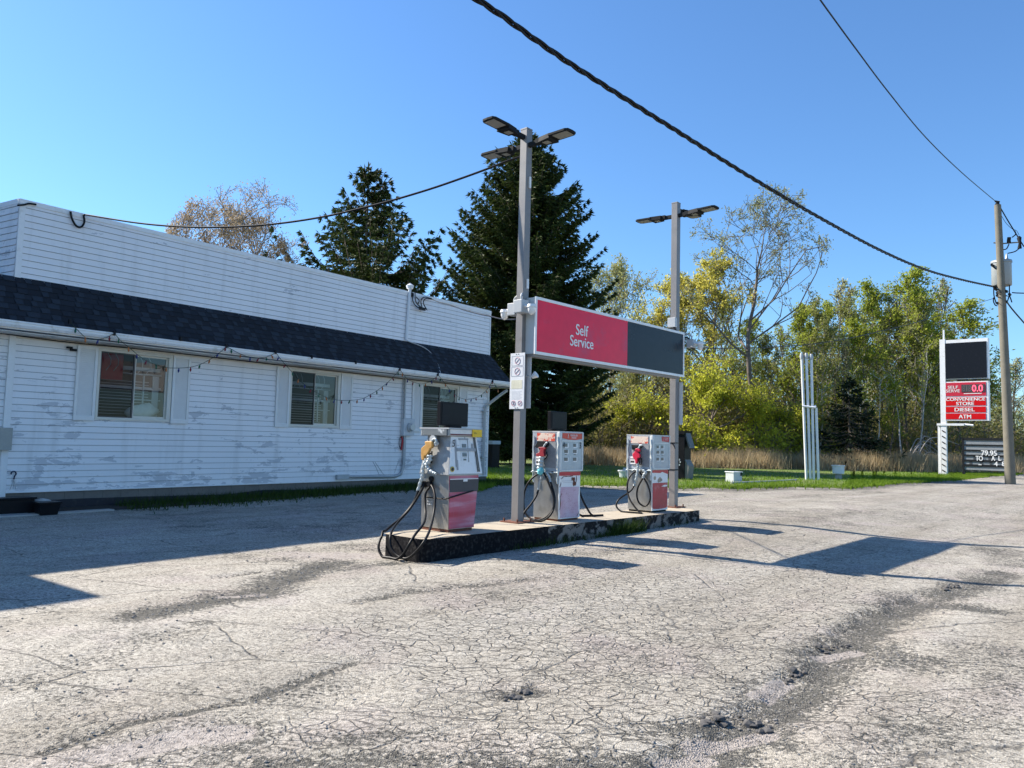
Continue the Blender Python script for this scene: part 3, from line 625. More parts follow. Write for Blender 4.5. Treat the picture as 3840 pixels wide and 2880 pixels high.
# windows with shutters
INT = simple('dim_interior', (0.10, 0.10, 0.10), 0.8, var=0.2); SHELFM = simple('shelf_white', (0.62, 0.64, 0.64), 0.6)
POST = simple('red_poster', (0.62, 0.015, 0.04), 0.5, var=0.1, scale=2); BAG = simple('white_plastic_bag', (0.75, 0.78, 0.74), 0.4, var=0.12, scale=12, bmp=0.6)
for wi, (x0, x1, z0, z1) in enumerate(WIN):
    fr = B(); t = 0.06
    for (a, c, d_, e_) in ((x0, x1, z0, z0+t), (x0, x1, z1-t, z1), (x0, x0+t, z0+t, z1-t), (x1-t*1.6, x1, z0+t, z1-t)): fr.box(a, c, -0.045, 0.09, d_, e_)
    xm = x0+(x1-x0)*0.47
    wn_o = fr.build('window', CREAM, store, bevel=0.006)
    s2 = B()
    for (a, c, d_, e_) in ((x0+t, xm+0.03, z0+t, z0+t+0.025), (x0+t, xm+0.03, z1-t-0.025, z1-t), (x0+t, x0+t+0.03, z0+t+0.025, z1-t-0.025), (xm-0.005, xm+0.03, z0+t+0.025, z1-t-0.025)): s2.box(a, c, -0.012, 0.02, d_, e_)
    s2.build('sliding_sash', simple('dark_sash', (0.07, 0.065, 0.06), 0.5), wn_o)
    s3 = B()
    for (a, c, d_, e_) in ((xm+0.03, x1-t*1.6, z0+t, z0+t+0.05), (xm+0.03, x1-t*1.6, z1-t-0.04, z1-t), (xm+0.031, xm+0.07, z0+t+0.05, z1-t-0.04), (x1-t*1.6-0.035, x1-t*1.6, z0+t+0.05, z1-t-0.04)): s3.box(a, c, 0.022, 0.05, d_, e_)
    s3.build('fixed_sash', CREAM, wn_o)
    pn = B(); pn.add([(x0+t, 0.004, z0+t), (xm, 0.004, z0+t), (xm, 0.004, z1-t), (x0+t, 0.004, z1-t)], [(0, 1, 2, 3)]); pn.build('insect_screen', MESHG, wn_o)
    pn = B(); pn.add([(xm+0.03, 0.036, z0+t+0.02), (x1-t*1.6, 0.036, z0+t+0.02), (x1-t*1.6, 0.036, z1-t-0.02), (xm+0.03, 0.036, z1-t-0.02)], [(0, 1, 2, 3)]); pn.build('pane', GLASS, wn_o)
    inn = B(); d = 0.75
    inn.add([(x0, 0.09, z0), (x1, 0.09, z0), (x1, 0.09, z1), (x0, 0.09, z1), (x0-0.1, d, z0-0.1), (x1+0.5, d, z0-0.1), (x1+0.5, d, z1+0.05), (x0-0.1, d, z1+0.05)], [(4, 5, 6, 7), (0, 1, 5, 4), (1, 2, 6, 5), (2, 3, 7, 6), (3, 0, 4, 7)])
    ino = inn.build('window_recess', INT, wn_o)
    sh = B(); hgt = z1-z0
    for fz in (0.30, 0.52, 0.68): 
        sh.box(x0+0.06, x1-0.05, 0.35, 0.5, z0+hgt*(1-fz)-0.012, z0+hgt*(1-fz)+0.012 if fz != 0.52 else z0+hgt*(1-fz)+0.05)
    sh.box(x0+0.1, x1-0.1, 0.32, 0.36, z1-0.40, z1-0.31); sh.box(x0+0.15, x0+0.17, 0.34, 0.36, z0+0.1, z0+0.8)
    sh.box(xm+0.42, xm+0.45, 0.33, 0.36, z0+0.15, z1-0.5); sh.box(xm+0.65, xm+0.80, 0.33, 0.36, z0+0.1, z1-0.5)
    for k in range(12): sh.box(x0+0.2, x1-0.3, 0.45, 0.47, z0+0.15+k*0.07, z0+0.165+k*0.07)
    sh.build('shelf_frame', SHELFM, wn_o)
    for xx in (x0+0.3, x0+0.47, xm+0.22, xm+0.42):          # hanging curved hooks
        hk = B(); hk.tube([(xx-0.02, 0.12, z1-0.08), (xx+0.05, 0.12, z1-0.2), (xx+0.05, 0.12, z1-0.32), (xx-0.05, 0.12, z1-0.47)], 0.008, 5); hk.build('scroll_bracket', SHELFM, wn_o)
    if wi == 0:
        po = B(); po.box(x0+0.02, xm-0.14, 0.2, 0.21, z1-0.66, z1-0.02); po.build('red_poster', POST, wn_o)
        bm = bmesh.new(); bmesh.ops.create_uvsphere(bm, u_segments=24, v_segments=14, radius=1)
        for v_ in bm.verts:
            n_ = float(fbm(np.array(v_.co.x*2+5), np.array(v_.co.z*2+v_.co.y), 3, 6)); v_.co = Vector((xm+0.36+v_.co.x*0.36*(0.8+n_*0.5), 0.24+v_.co.y*0.1, z0+0.2+v_.co.z*0.19*(0.5+n_)+0.05*v_.co.x))
        bb = B(); bb.bm(bm, 0, True); bb.build('plastic_bag', BAG, wn_o)
    for sx0, sx1 in ((x0-0.45, x0-0.012), (x1+0.012, x1+0.46)):
        zz0, zz1 = z0-0.03, z1+0.02; s = B()
        for (a, c, d_, e_) in ((sx0, sx1, zz0, zz0+0.1), (sx0, sx1, zz1-0.07, zz1), (sx0, sx0+0.06, zz0+0.1, zz1-0.07), (sx1-0.06, sx1, zz0+0.1, zz1-0.07)): s.box(a, c, -0.062, -0.018, d_, e_)
        nsl = 34; hh = (zz1-0.07-zz0-0.1)/nsl
        for k in range(nsl):
            za = zz0+0.1+k*hh; s.add([(sx0+0.06, -0.052, za), (sx1-0.06, -0.052, za), (sx1-0.06, -0.030, za+hh), (sx0+0.06, -0.030, za+hh), (sx0+0.06, -0.03, za), (sx1-0.06, -0.03, za)], [(0, 1, 2, 3), (4, 5, 1, 0)])
        s.build('shutter', simple('shutter_white', (0.74, 0.735, 0.72), 0.45, var=0.05), store)
# downspout
b = B(); b.tube([(16.02, -0.50, 3.42), (15.85, -0.42, 3.30), (15.5, -0.16, 2.95), (15.30, -0.10, 2.78), (15.26, -0.09, 2.55), (15.26, -0.09, 0.33)], 0.055, 4, smooth=False)
dsp = b.build('downspout', simple('downspout_grey', (0.50, 0.50, 0.50), 0.4, var=0.08), store)
b = B(); b.box(15.12, 15.40, -0.155, -0.02, 2.60, 2.63); b.build('strap', GALV, dsp); b = B(); b.box(15.12, 15.40, -0.155, -0.02, 0.95, 0.98); b.build('strap', GALV, dsp)
# electric meter, conduits, mast
b = B(); b.box(11.12, 11.60, -0.16, -0.02, 1.66, 2.20, bev=0.01); mb = b.build('meter_box', simple('meter_enclosure', (0.52, 0.54, 0.56), 0.45), store)
b = B(); b.cyl((11.40, -0.16, 1.93), 0.15, 0.05, 24, axis=(0, -1, 0)); b.build('meter_ring', GALV, mb)
b = B(); b.cyl((11.40, -0.21, 1.93), 0.12, 0.09, 24, r2=0.10, axis=(0, -1, 0)); b.build('meter_dial', simple('meter_glass', (0.5, 0.52, 0.52), 0.1), mb)
b = B(); b.tube([(11.22, -0.06, 2.2), (11.22, -0.06, ZT)], 0.035, 8); b.tube([(11.25, -0.07, 1.66), (11.25, -0.07, 0.75), (11.18, -0.07, 0.5), (11.0, -0.07, 0.40), (10.8, -0.07, 0.38), (9.0, -0.07, 0.42)], 0.04, 8); b.tube([(11.12, -0.05, 2.2), (11.12, -0.05, ZT)], 0.014, 6); b.tube([(11.33, -0.05, 1.66), (11.33, -0.05, 0.7), (11.2, -0.05, 0.42), (10.9, -0.05, 0.33), (9.0, -0.05, 0.35)], 0.015, 6)
b.box(8.55, 9.0, -0.11, -0.02, 0.34, 0.48); b.build('conduit', GALV, store)
b = B(); b.tube([(11.18, -0.07, 4.72), (11.27, -0.07, 6.40)], 0.05, 10); b.cyl((11.27, -0.07, 6.40), 0.10, 0.10, 10, r2=0.13); b.cyl((11.27, -0.07, 6.50), 0.13, 0.07, 10, r2=0.03); b.build('service_mast', WHITE, store)
def bwire(b, pts, r, n=6): b.tube(pts, r, n)
def smooth_path(pts, k=6):
    P = [np.array(p, float) for p in pts]; P = [2*P[0]-P[1]]+P+[2*P[-1]-P[-2]]; out = []
    for i in range(1, len(P)-2):
        for j in range(k):
            t = j/k; out.append(0.5*((2*P[i])+(-P[i-1]+P[i+1])*t+(2*P[i-1]-5*P[i]+4*P[i+1]-P[i+2])*t*t+(-P[i-1]+3*P[i]-3*P[i+1]+P[i+2])*t**3))
    return out+[P[-2]]
def bl(q, o=0.08):                                       # photo point on the plane o in front of the wall -> building coordinates
    w = plane(q, np.append(P0+BN*o, 0), BN); w2 = w[:2]-P0; return (float(w2@BD), -o, float(w[2]))
zb_ = Z(1000, 1050, 1000, 2212)
b = B()
for path in ([(1205, 90), (1215, 180), (1250, 225), (1290, 240)], [(1230, 95), (1235, 170), (1260, 210), (1300, 235)], [(1290, 235), (1280, 170), (1310, 142), (1370, 155)], [(1330, 250), (1300, 190), (1320, 155), (1370, 160)], [(1240, 140), (1265, 170), (1255, 200)]):
    b.tube(smooth_path([bl(zb_(*q), 0.14) for q in path]), 0.016, 6)
q = bl(zb_(1290, 235), 0.14); b.box(q[0]-0.12, q[0]+0.14, -0.17, -0.11, q[2]-0.06, q[2]+0.03); q = bl(zb_(1205, 120), 0.1); b.box(q[0]-0.05, q[0]+0.05, -0.14, -0.03, q[2]-0.07, q[2]+0.05)
b.build('service_wires', RUBBER, store)
zl = Z(0, 700, 1000, 2212)
b = B(); b.tube(smooth_path([bl(zl(*q), 0.07) for q in ((585, 205), (595, 260), (620, 310), (650, 335), (680, 330), (700, 290), (695, 240), (705, 232))]), 0.022, 7)
b.build('cable_loop', RUBBER, store); b = B(); b.tube(smooth_path([bl(zl(*q), 0.06) for q in ((145, 155), (200, 150), (240, 140), (300, 148))]), 0.02, 6); b.build('edge_cable', RUBBER, store)
b = B(); b.tube(smooth_path([(11.25, -0.05, 4.70), (12.0, -0.12, 4.55), (12.35, -0.3, 4.2), (12.25, -0.62, 3.72)]), 0.016, 6); b.build('white_cable', GALV, store)
# wires and fittings on the wall
b = B(); b.tube(smooth_path([(-0.4, -0.05, 3.50), (1.0, -0.06, 3.46), (3, -0.06, 3.485), (7, -0.05, 3.47), (15, -0.05, 3.47)]), 0.012, 5); b.build('soffit_cable', RUBBER, store)
b = B(); b.tube(smooth_path([bl(zb_(*q), 0.03) for q in ((880, 1505), (910, 1560), (935, 1620))]), 0.006, 5); b.tube([bl(zb_(900, 1510), 0.03), bl(zb_(960, 1600), 0.03), bl(zb_(1010, 1659), 0.03)], 0.006, 5); b.tube([bl(zb_(1095, 1500), 0.03), bl(zb_(1060, 1600), 0.03)], 0.006, 5); b.build('loose_cord', GALV, store)
b = B(); b.box(-0.30, 0.06, -0.16, -0.03, 1.15, 1.60); b.build('utility_box', simple('old_grey_box', (0.36, 0.36, 0.33), 0.6), store)
b = B(); b.box(1.02, 1.12, -0.10, -0.02, 3.33, 3.37); b.box(1.08, 1.2, -0.12, -0.05, 3.28, 3.33); b.build('bracket', DARKM, store)
def world_of(p): return (P0[0]+BD[0]*p[0]-BN[0]*p[1], P0[1]+BD[1]*p[0]-BN[1]*p[1], p[2])
REDC = simple('red_cord', (0.45, 0.02, 0.03), 0.5)
t = thing('red_cord_reel', 'small red coiled cord hanging under the electric meter', 'cord', world_of((11.14, -0.06, 1.2)), BR)
b = B(); b.tube(smooth_path([(0, 0, 0.42), (0.03, -0.01, 0.3), (0.02, 0, 0.15), (0.0, 0, 0.0)]), 0.028, 7); b.build('coil', REDC, t)
b = B(); b.tube(smooth_path([(0, 0, 0.45), (-0.09, 0, 0.35), (-0.1, 0, 0.15), (0, 0, 0.02)]), 0.01, 5); b.build('cord_loop', RUBBER, t)
t = thing('hanging_hook', 'dark blue plant hanger hook with wires on the lower left siding', 'hook', world_of((0.18, -0.05, 0.36)), BR)
b = B(); b.tube(smooth_path([(-0.06, 0, 0.30), (-0.04, 0, 0.35), (0.01, 0, 0.355), (0.035, 0, 0.31), (0.01, 0, 0.26), (0.0, 0, 0.2)]), 0.014, 6); b.build('hook', simple('navy_plastic', (0.01, 0.01, 0.05), 0.4), t)
b = B(); b.tube([(0, 0, 0.2), (-0.06, 0, -0.02)], 0.005, 4); b.tube([(0, 0, 0.2), (0.05, 0, 0.0)], 0.005, 4); b.tube([(0, 0, 0.2), (0.0, 0, 0.0)], 0.005, 4); b.build('hanger_wire', GALV, t)

# string lights along the gutter
sl = thing('string_lights', 'sagging string of coloured holiday bulbs clipped along the white gutter', 'string lights', world_of((0, -0.78, 3.0)), BR)
za_ = Z(0, 1250, 1000, 2212)
swags = [[(580, -95), (660, -10), (720, 40), (800, 52), (880, 35), (950, 2)], [(950, 2), (1010, 70), (1080, 125), (1150, 185), (1230, 235), (1310, 265), (1380, 283), (1440, 288), (1560, 283), (1660, 258), (1760, 205), (1840, 145), (1878, 108)], [(1878, 108), (1980, 165), (2060, 195), (2130, 205), (2212, 200)]]
sw2 = [[(0, 634), (40, 622), (75, 600)], [(75, 600), (125, 668), (200, 752), (250, 810), (330, 880), (400, 925), (490, 970), (580, 995), (690, 998), (790, 985), (880, 940), (960, 885), (1030, 825), (1105, 742)], [(1105, 742), (1160, 815), (1215, 845), (1280, 862), (1340, 850), (1400, 810), (1422, 785)], [(1422, 785), (1480, 860), (1530, 920), (1600, 975), (1680, 990), (1770, 960), (1830, 905), (1875, 840)], [(1875, 840), (1905, 885), (1925, 925)]]
pths = [smooth_path([np.array(bl(za_(*q), 0.78)) for q in s], 5) for s in swags]+[smooth_path([np.array(bl(zb_(*q), 0.78)) for q in s], 5) for s in sw2]
off = np.array([0, 0.78, -3.0]); b = B()
for P in pths: b.tube([p+off for p in P], 0.007, 5)
b.build('wire', simple('green_wire', (0.01, 0.03, 0.015), 0.6), sl)
BC = [simple('bulb_green', (0.01, 0.10, 0.05), 0.25), simple('bulb_orange', (0.45, 0.14, 0.03), 0.25), simple('bulb_blue', (0.015, 0.02, 0.15), 0.25), simple('bulb_red', (0.20, 0.008, 0.02), 0.25)]
BM = []
for m in BC:
    bb = B(); bb.tube([(0, 0, 0), (0, 0, -0.03), (0, 0, -0.035), (0, 0, -0.06), (0, 0, -0.085), (0, 0, -0.11)], [0.012, 0.012, 0.017, 0.023, 0.017, 0.004], 8); o = bb.build('bulb', m); BM.append(o.data); bpy.data.objects.remove(o)
cnt = 0
for P in pths:
    acc = 0.1
    for a, c in zip(P[:-1], P[1:]):
        L_ = np.linalg.norm(c-a); acc += L_
        if acc > 0.235:
            acc = 0; o = bpy.data.objects.new('bulb', BM[cnt % 4]); COL.objects.link(o); o.parent = sl; o.location = tuple(c+off); o.rotation_euler = (random.gauss(0, 0.2), random.gauss(0, 0.25), 0); cnt += 1
CL = B()
for q in [(za_(580, -95)), (za_(950, 2)), (za_(1878, 108)), zb_(75, 600), zb_(1105, 742), zb_(1422, 785), zb_(1875, 840), za_(1500, 50), zb_(375, 640), zb_(740, 685)]:
    p = np.array(bl(q, 0.78))+off; CL.box(p[0]-0.02, p[0]+0.02, -0.02, 0.05, p[2]-0.04, p[2]+0.05)
CL.build('gutter_clip', RUBBER, sl)

# weeds and small things by the wall
pts = []
for i in range(9000):
    x = random.uniform(2.2, 17.5)**1.0; k = fbm(np.array(x*0.9), np.array(0.3), 3, 21); o = abs(random.gauss(0, 0.45))*(0.5+k)
    if random.random() > 0.3+x/9: continue
    w = world_of((x, -0.06-o, 0)); pts.append((w[0], w[1], float(ground_z(w[0], w[1]))))
blades('wall_weeds', pts, 0.22, 0.02, GRD, 'dark green weeds growing along the foot of the store wall', 'weeds')
b = B(); pl = []
SOIL = simple('dark_soil', (0.035, 0.03, 0.025), 0.95, var=0.4, scale=8, bmp=0.5)
n_ = 60; V = []; 
for k in range(n_):
    x = 0.3+k*17.5/(n_-1); w0 = world_of((x, 0.0, 0)); o = 0.35+0.35*float(fbm(np.array(x*0.7), np.array(1.0), 3, 31)); w1 = world_of((x, -o, 0)); w2 = world_of((x, -o-0.12, 0))
    V += [(w0[0], w0[1], float(gz(w0[0], w0[1]))+0.06), (w1[0], w1[1], float(gz(w1[0], w1[1]))+0.03), (w2[0], w2[1], float(gz(w2[0], w2[1]))-0.03)]
tag(npmesh('soil_strip', V, [(3*k+j, 3*k+3+j, 3*k+4+j, 3*k+1+j) for k in range(n_-1) for j in (0, 1)], SOIL, smooth=True), kind='structure')
def stand(x, y): return world_of((x, y, 0))
g0 = lambda x, o: (lambda w: (w[0], w[1], float(ground_z(w[0], w[1]))))(world_of((x, -o, 0)))
t = thing('plant_tub', 'black plastic tub with a notch standing on the ground below the first window', 'tub', g0(0.55, 0.75), BR)
b = B(); b.hexa([(-0.16, -0.13, 0), (0.16, -0.13, 0), (0.16, 0.13, 0), (-0.16, 0.13, 0)], [(-0.2, -0.16, 0.22), (0.2, -0.16, 0.22), (0.2, 0.16, 0.22), (-0.2, 0.16, 0.22)]); b.build('body', BLACKP, t, bevel=0.01)
b = B(); b.box(-0.22, 0.22, -0.18, 0.18, 0.22, 0.26, bev=0.01); b.build('rim', BLACKP, t)
t = thing('planter_box', 'long black planter box pushed against the wall at the far left corner', 'planter', g0(0.02, 0.32), BR)
b = B(); b.box(-0.3, 0.42, -0.14, 0.14, 0, 0.3, bev=0.015); b.build('body', BLACKP, t)
b = B(); b.box(-0.33, 0.45, -0.17, 0.17, 0.3, 0.34, bev=0.01); b.build('rim', BLACKP, t)
b = B(); w = g0(0.62, 0.35)
bm = bmesh.new(); bmesh.ops.create_icosphere(bm, subdivisions=2, radius=0.2)
for v_ in bm.verts: v_.co = Vector((v_.co.x*1.2*(0.8+0.4*float(fbm(np.array(v_.co.x*9), np.array(v_.co.y*9+v_.co.z*5), 3, 2))), v_.co.y*0.8, max(v_.co.z, -0.1)*0.7))
b.bm(bm); o = b.build('pale_rock', simple('pale_stone', (0.45, 0.44, 0.42), 0.9, var=0.2, scale=9)); o.location = (w[0], w[1], w[2]+0.16); tag(o, 'pale lump of rock beside the black tub at the wall', 'rock')
b = B(); slb = [g0(-1.2, 0.9), g0(1.9, 0.75), g0(1.9, 0.4), g0(-1.2, 0.2)]; b.add([(q[0], q[1], q[2]+0.03) for q in slb]+[(q[0], q[1], q[2]-0.1) for q in slb], [(0, 1, 2, 3), (0, 4, 5, 1), (1, 5, 6, 2), (2, 6, 7, 3), (3, 7, 4, 0)]); tag(b.build('concrete_slab', simple('old_slab', (0.38, 0.37, 0.35), 0.9, var=0.15)), kind='structure')

# ------------------------------------------------------------------ pump island
IR = math.radians(48.5); IL = np.array([math.cos(IR), math.sin(IR)]); IA = np.array([IL[1], -IL[0]])      # along / towards the road
def LA(l, a): return IL*l+IA*a
IT = 0.20
isl = thing('pump_island', 'long low concrete pump island with flaking black painted kerb', 'pump island', (*LA(7.28, -8.0), 0), IR)
L_ = 7.95
outl = [(0.06, 0.0), (0.0, 0.08)]
def rounded(): 
    pts = []
    for cx, cy, a0 in ((0.15, 0.15, 180), (L_-0.02, 0.02, 270), (L_+0.55, 0.93, 0), (0.15, 0.80, 90)):
        r = 0.15 if cx < 1 else 0.02
        for k in range(5): an = math.radians(a0+k*22.5); pts.append((cx+r*math.cos(an), cy+r*math.sin(an)))
    return pts
rp_ = rounded(); b = B(); b.add([(x, y, IT) for x, y in rp_], [tuple(range(len(rp_)))]); b.build('top', CONC, isl)
def sidew(pts, name, mat):
    b = B(); m = len(pts); rows = []
    for z in (IT-0.002, IT-0.03, 0.1, 0.0, -0.12, -0.3):
        o = 0.0 if z > IT-0.01 else (-0.012 if z > 0.1 else -0.0)
        rows.append([(x, y, z) for x, y in pts])
    V = [p for r in rows for p in r]; b.add(V, [(r*m+i, r*m+i+1, (r+1)*m+i+1, (r+1)*m+i) for r in range(len(rows)-1) for i in range(m-1)], 0, False); return b.build(name, mat, isl)
fr0 = [(x, -0.004+0.012*math.sin(x*7)) for x in np.linspace(0.16, 2.75, 30)]
fr1 = [(x, 0.01*math.sin(x*5+1)) for x in np.linspace(2.75, L_+0.0, 60)]
sidew([(0.0, 0.81), (0.0, 0.16)]+[(0.15-0.15*math.cos(a), 0.15-0.15*math.sin(a)) for a in np.linspace(0.1, 1.5, 6)]+fr0, 'black_kerb', CURBP)
sidew(fr1, 'worn_kerb', CURBG); sidew([(L_, 0.0), (L_+0.57, 0.93), (L_+0.4, 0.95), (0.15, 0.95), (0.0, 0.81)], 'back_kerb', CURBP)
for gi, (a0_, a1_, n_, hh) in enumerate(((4.3, 5.7, 620, 0.24), (1.7, 3.6, 150, 0.14), (6.0, 7.9, 60, 0.08), (3.3, 5.0, 130, 0.11))):
    pts = []
    for i in range(n_):
        l = 7.28+random.triangular(a0_, a1_); w = LA(l, -8.0+abs(random.gauss(0, 0.07))+0.015); pts.append((w[0], w[1], float(ground_z(w[0], w[1]))))
    blades('kerb_grass', pts, hh, 0.012, GRD, ['tall dark grass tuft at the middle of the island kerb', 'short weeds at the near half of the island kerb', 'sparse weeds near the far end of the island kerb', 'low weeds left of the tall tuft on the kerb'][gi], 'weeds')

# ------------------------------------------------------------------ pumps
def pl_pt(org, axis, val, q):                            # photo point on a plane of a pump-aligned frame -> local coordinates
    o = np.array(org); n = IL if axis == 'x' else -IA
    P = np.append(o[:2]+n*val, 0); w = plane(q, P, n); dd = w[:2]-o[:2]; return np.array([dd@IL, -(dd@IA), w[2]-o[2]])
def nozzle_set(t, zz, org, xo, outline, col, spout, guard, wrap, wr=0.028, thick=0.05):
    o = B(); P = [pl_pt(org, 'x', xo, zz(*q)) for q in outline]; o.prism(P, (-thick, 0, 0)); nz = o.build('nozzle', col, t, bevel=0.012)
    o = B(); o.tube(smooth_path([pl_pt(org, 'x', xo-0.02, zz(*q)) for q in spout]), 0.018, 8); o.build('spout', TAPE, nz)
    o = B(); o.tube(smooth_path([pl_pt(org, 'x', xo-0.02, zz(*q)) for q in guard]), 0.011, 6); o.build('hand_guard', RUBBER, nz)
    o = B(); W = smooth_path([pl_pt(org, 'x', xo-0.03, zz(*q)) for q in wrap]); o.tube(W, [wr*(1+0.16*math.sin(i*1.3)) for i in range(len(W))], 9); o.build('tape_wrap', TAPE, t)
    return nz
def hose(t, zz, org, pts, r=0.019):                      # pts: (px, py, plane x) or (px, py, value, axis)
    P = [pl_pt(org, (q[3] if len(q) > 3 else 'x'), q[2], zz(q[0], q[1])) for q in pts]; P = smooth_path(P, 6)
    for _ in range(4): P = [P[0]]+[(P[i-1]+2*P[i]+P[i+1])/4 for i in range(1, len(P)-1)]+[P[-1]]
    for p in P:
        w = np.array(org[:2])+IL*p[0]-IA*p[1]; l = w@IL; onisl = 7.3 < l < 15.2 and -9.0 < (w@IA) < -8.0
        zmin = (IT if onisl else float(ground_z(w[0], w[1])))+r-org[2]; p[2] = max(p[2], zmin)
    o = B(); o.tube(P, r, 9); o.build('hose', RUBBER, t)

# --- first pump: tapered
c5 = LA(8.09, -8.36); o5 = (c5[0], c5[1], IT)
p5 = thing('fuel_pump', 'nearest fuel pump, tapered steel, with gold nozzle and yellow plate, number 5', 'fuel pump', o5, IR, 'fuel pumps on the island')
z5 = Z(1540, 1580, 280, 1106); z4r = Z(1380, 1550, 500, 1382)
W0, W1, D5 = 0.55, 0.63, 0.60
def frust(b, x0, x1, y0, y1, z0, X0, X1, Y0, Y1, z1, mi=0): b.hexa([(x0, y0, z0), (x1, y0, z0), (x1, y1, z0), (x0, y1, z0)], [(X0, Y0, z1), (X1, Y0, z1), (X1, Y1, z1), (X0, Y1, z1)], mi)
b = B(); b.box(0.01, W0-0.02, 0.02, D5-0.02, -0.01, 0.05); b.build('plinth', RUST, p5)
b = B(); frust(b, 0, W0, 0, D5, 0.045, -0.02, W1, 0, D5, 0.855); b.build('lower_cabinet', STEEL, p5, bevel=0.004)
b = B(); frust(b, 0.012, W0-0.012, -0.012, -0.001, 0.055, -0.008, W1-0.015, -0.012, -0.001, 0.845); dp = b.build('door_panel', faded_red_mat(), p5)
b = B(); frust(b, -0.005, W1-0.03, -0.022, -0.013, 0.60, -0.008, W1-0.022, -0.022, -0.013, 0.785); b.build('black_vinyl', simple('peeled_black_vinyl', (0.05, 0.048, 0.055), 0.5, var=0.1), dp)
b = B(); b.box(0.0, W1-0.03, -0.019, -0.013, 0.788, 0.80); b.box(0.27, 0.36, -0.026, -0.02, 0.755, 0.80); b.build('torn_edge', PWHITE, dp)
b = B(); frust(b, -0.05, W1+0.05, -0.03, D5+0.02, 0.855, 0.035, W1-0.035, 0.045, D5-0.055, 1.44); up = b.build('upper_housing', STEEL2, p5, bevel=0.004)
b = B(); 
def fpt(x, z, o=0.0):                                    # on the sloping front of the upper housing
    t_ = (z-0.855)/0.585; y = -0.03+t_*0.075; return (x, y-o, z)
def quad(b, x0, x1, z0, z1, o, mi=0, th=0.004, sk=0.0):
    k = lambda x, z: x+(0 if not sk else (0.085*(z-0.855)/0.585)*(1-2*(x-(-0.05))/(W1+0.1)))
    F4 = [fpt(k(x0, z0), z0, o), fpt(k(x1, z0), z0, o), fpt(k(x1, z1), z1, o), fpt(k(x0, z1), z1, o)]; b.prism(F4, (0, th, 0), mi)
quad(b, -0.045, W1+0.045, 0.875, 1.435, 0.008, sk=1); fp = b.build('front_panel', simple('pump_white', (0.74, 0.75, 0.75), 0.3, var=0.05, dirt_or_sheen=((0.5, 0.5, 0.48), 0.5, 5)), p5)
b = B()
for xx in (0.565, 0.60): quad(b, xx, xx+0.02, 0.9, 1.43, 0.02, sk=1)
b.build('edge_rail', simple('black_cream', (0.05, 0.05, 0.045), 0.4), fp)
b = B(); quad(b, 0.22, 0.38, 1.06, 1.39, 0.012); b.build('keypad', simple('keypad_white', (0.66, 0.68, 0.68), 0.3), fp)
b = B(); quad(b, 0.255, 0.345, 1.27, 1.325, 0.018); quad(b, 0.255, 0.345, 1.135, 1.185, 0.018); quad(b, 0.27, 0.33, 1.075, 1.10, 0.018); b.build('display', simple('lcd_grey', (0.16, 0.17, 0.16), 0.2), fp)
b = B(); quad(b, 0.10, 0.14, 0.98, 1.39, 0.014); quad(b, 0.14, 0.54, 1.215, 1.26, 0.022); quad(b, 0.115, 0.15, 0.93, 1.08, 0.016); quad(b, 0.19, 0.40, 1.385, 1.41, 0.016); quad(b, 0.375, 0.39, 1.05, 1.385, 0.016); quad(b, 0.46, 0.50, 1.25, 1.33, 0.018); quad(b, 0.32, 0.335, 1.41, 1.43, 0.016); b.build('duct_tape', simple('grey_tape', (0.30, 0.31, 0.32), 0.4, var=0.12), fp)
ins = B(); cpt = fpt(0.02, 0.945, 0.02); ins.cyl((cpt[0], cpt[1]+0.006, cpt[2]), 0.042, 0.006, 20, axis=(0, -1, 0)); sk_ = ins.build('inspection_seal', simple('seal_gold', (0.55, 0.42, 0.10), 0.5), fp)
ins = B(); ins.cyl((cpt[0], cpt[1]+0.0, cpt[2]), 0.026, 0.004, 16, axis=(0, -1, 0)); ins.build('seal_centre', INK, sk_)
b = B(); text_into(b, '5', fpt(0.035, 1.28, 0.024), (1, 0, 0), (0, 0, 1), w=0.05, h=0.10, bold=0.015); b.build('pump_number', INK, fp)
b = B(); quad(b, 0.28, 0.345, 1.12, 1.125, 0.019); quad(b, 0.27, 0.35, 1.195, 1.2, 0.019); quad(b, 0.13, 0.2, 1.30, 1.306, 0.012); b.build('print', simple('grey_print', (0.3, 0.3, 0.32), 0.5), fp)
b = B(); b.box(-0.045, W1+0.02, 0.0, D5+0.02, 1.44, 1.545, bev=0.008); hd = b.build('header', STEEL2, p5)
b = B(); b.box(-0.06, W1+0.04, -0.02, D5+0.04, 1.545, 1.565); b.build('lid', GALV, hd)
b = B(); b.box(-0.02, W1+0.01, -0.010, -0.001, 1.45, 1.54); hf = b.build('header_face', simple('cream_header', (0.70, 0.68, 0.64), 0.4), hd)
b = B(); b.box(-0.02, W1+0.01, -0.014, -0.011, 1.455, 1.475); b.build('maroon_stripe', simple('maroon', (0.12, 0.01, 0.02), 0.4), hd)
b = B(); b.box(0.44, 0.64, -0.035, -0.016, 1.435, 1.55); yp = b.build('yellow_plate', YEL, hd)
b = B(); b.box(0.46, 0.51, -0.037, -0.035, 1.500, 1.505); b.box(0.46, 0.53, -0.037, -0.035, 1.485, 1.49); b.build('fine_print', INK, yp)
b = B(); b.box(-0.062, -0.046, 0.03, D5, 1.45, 1.54); b.build('weathered_face', peel_mat('scuffed_header', (0.5, 0.53, 0.54), (0.16, 0.18, 0.19), 0.56, 6, (1, 1, 1), 0.4), hd)
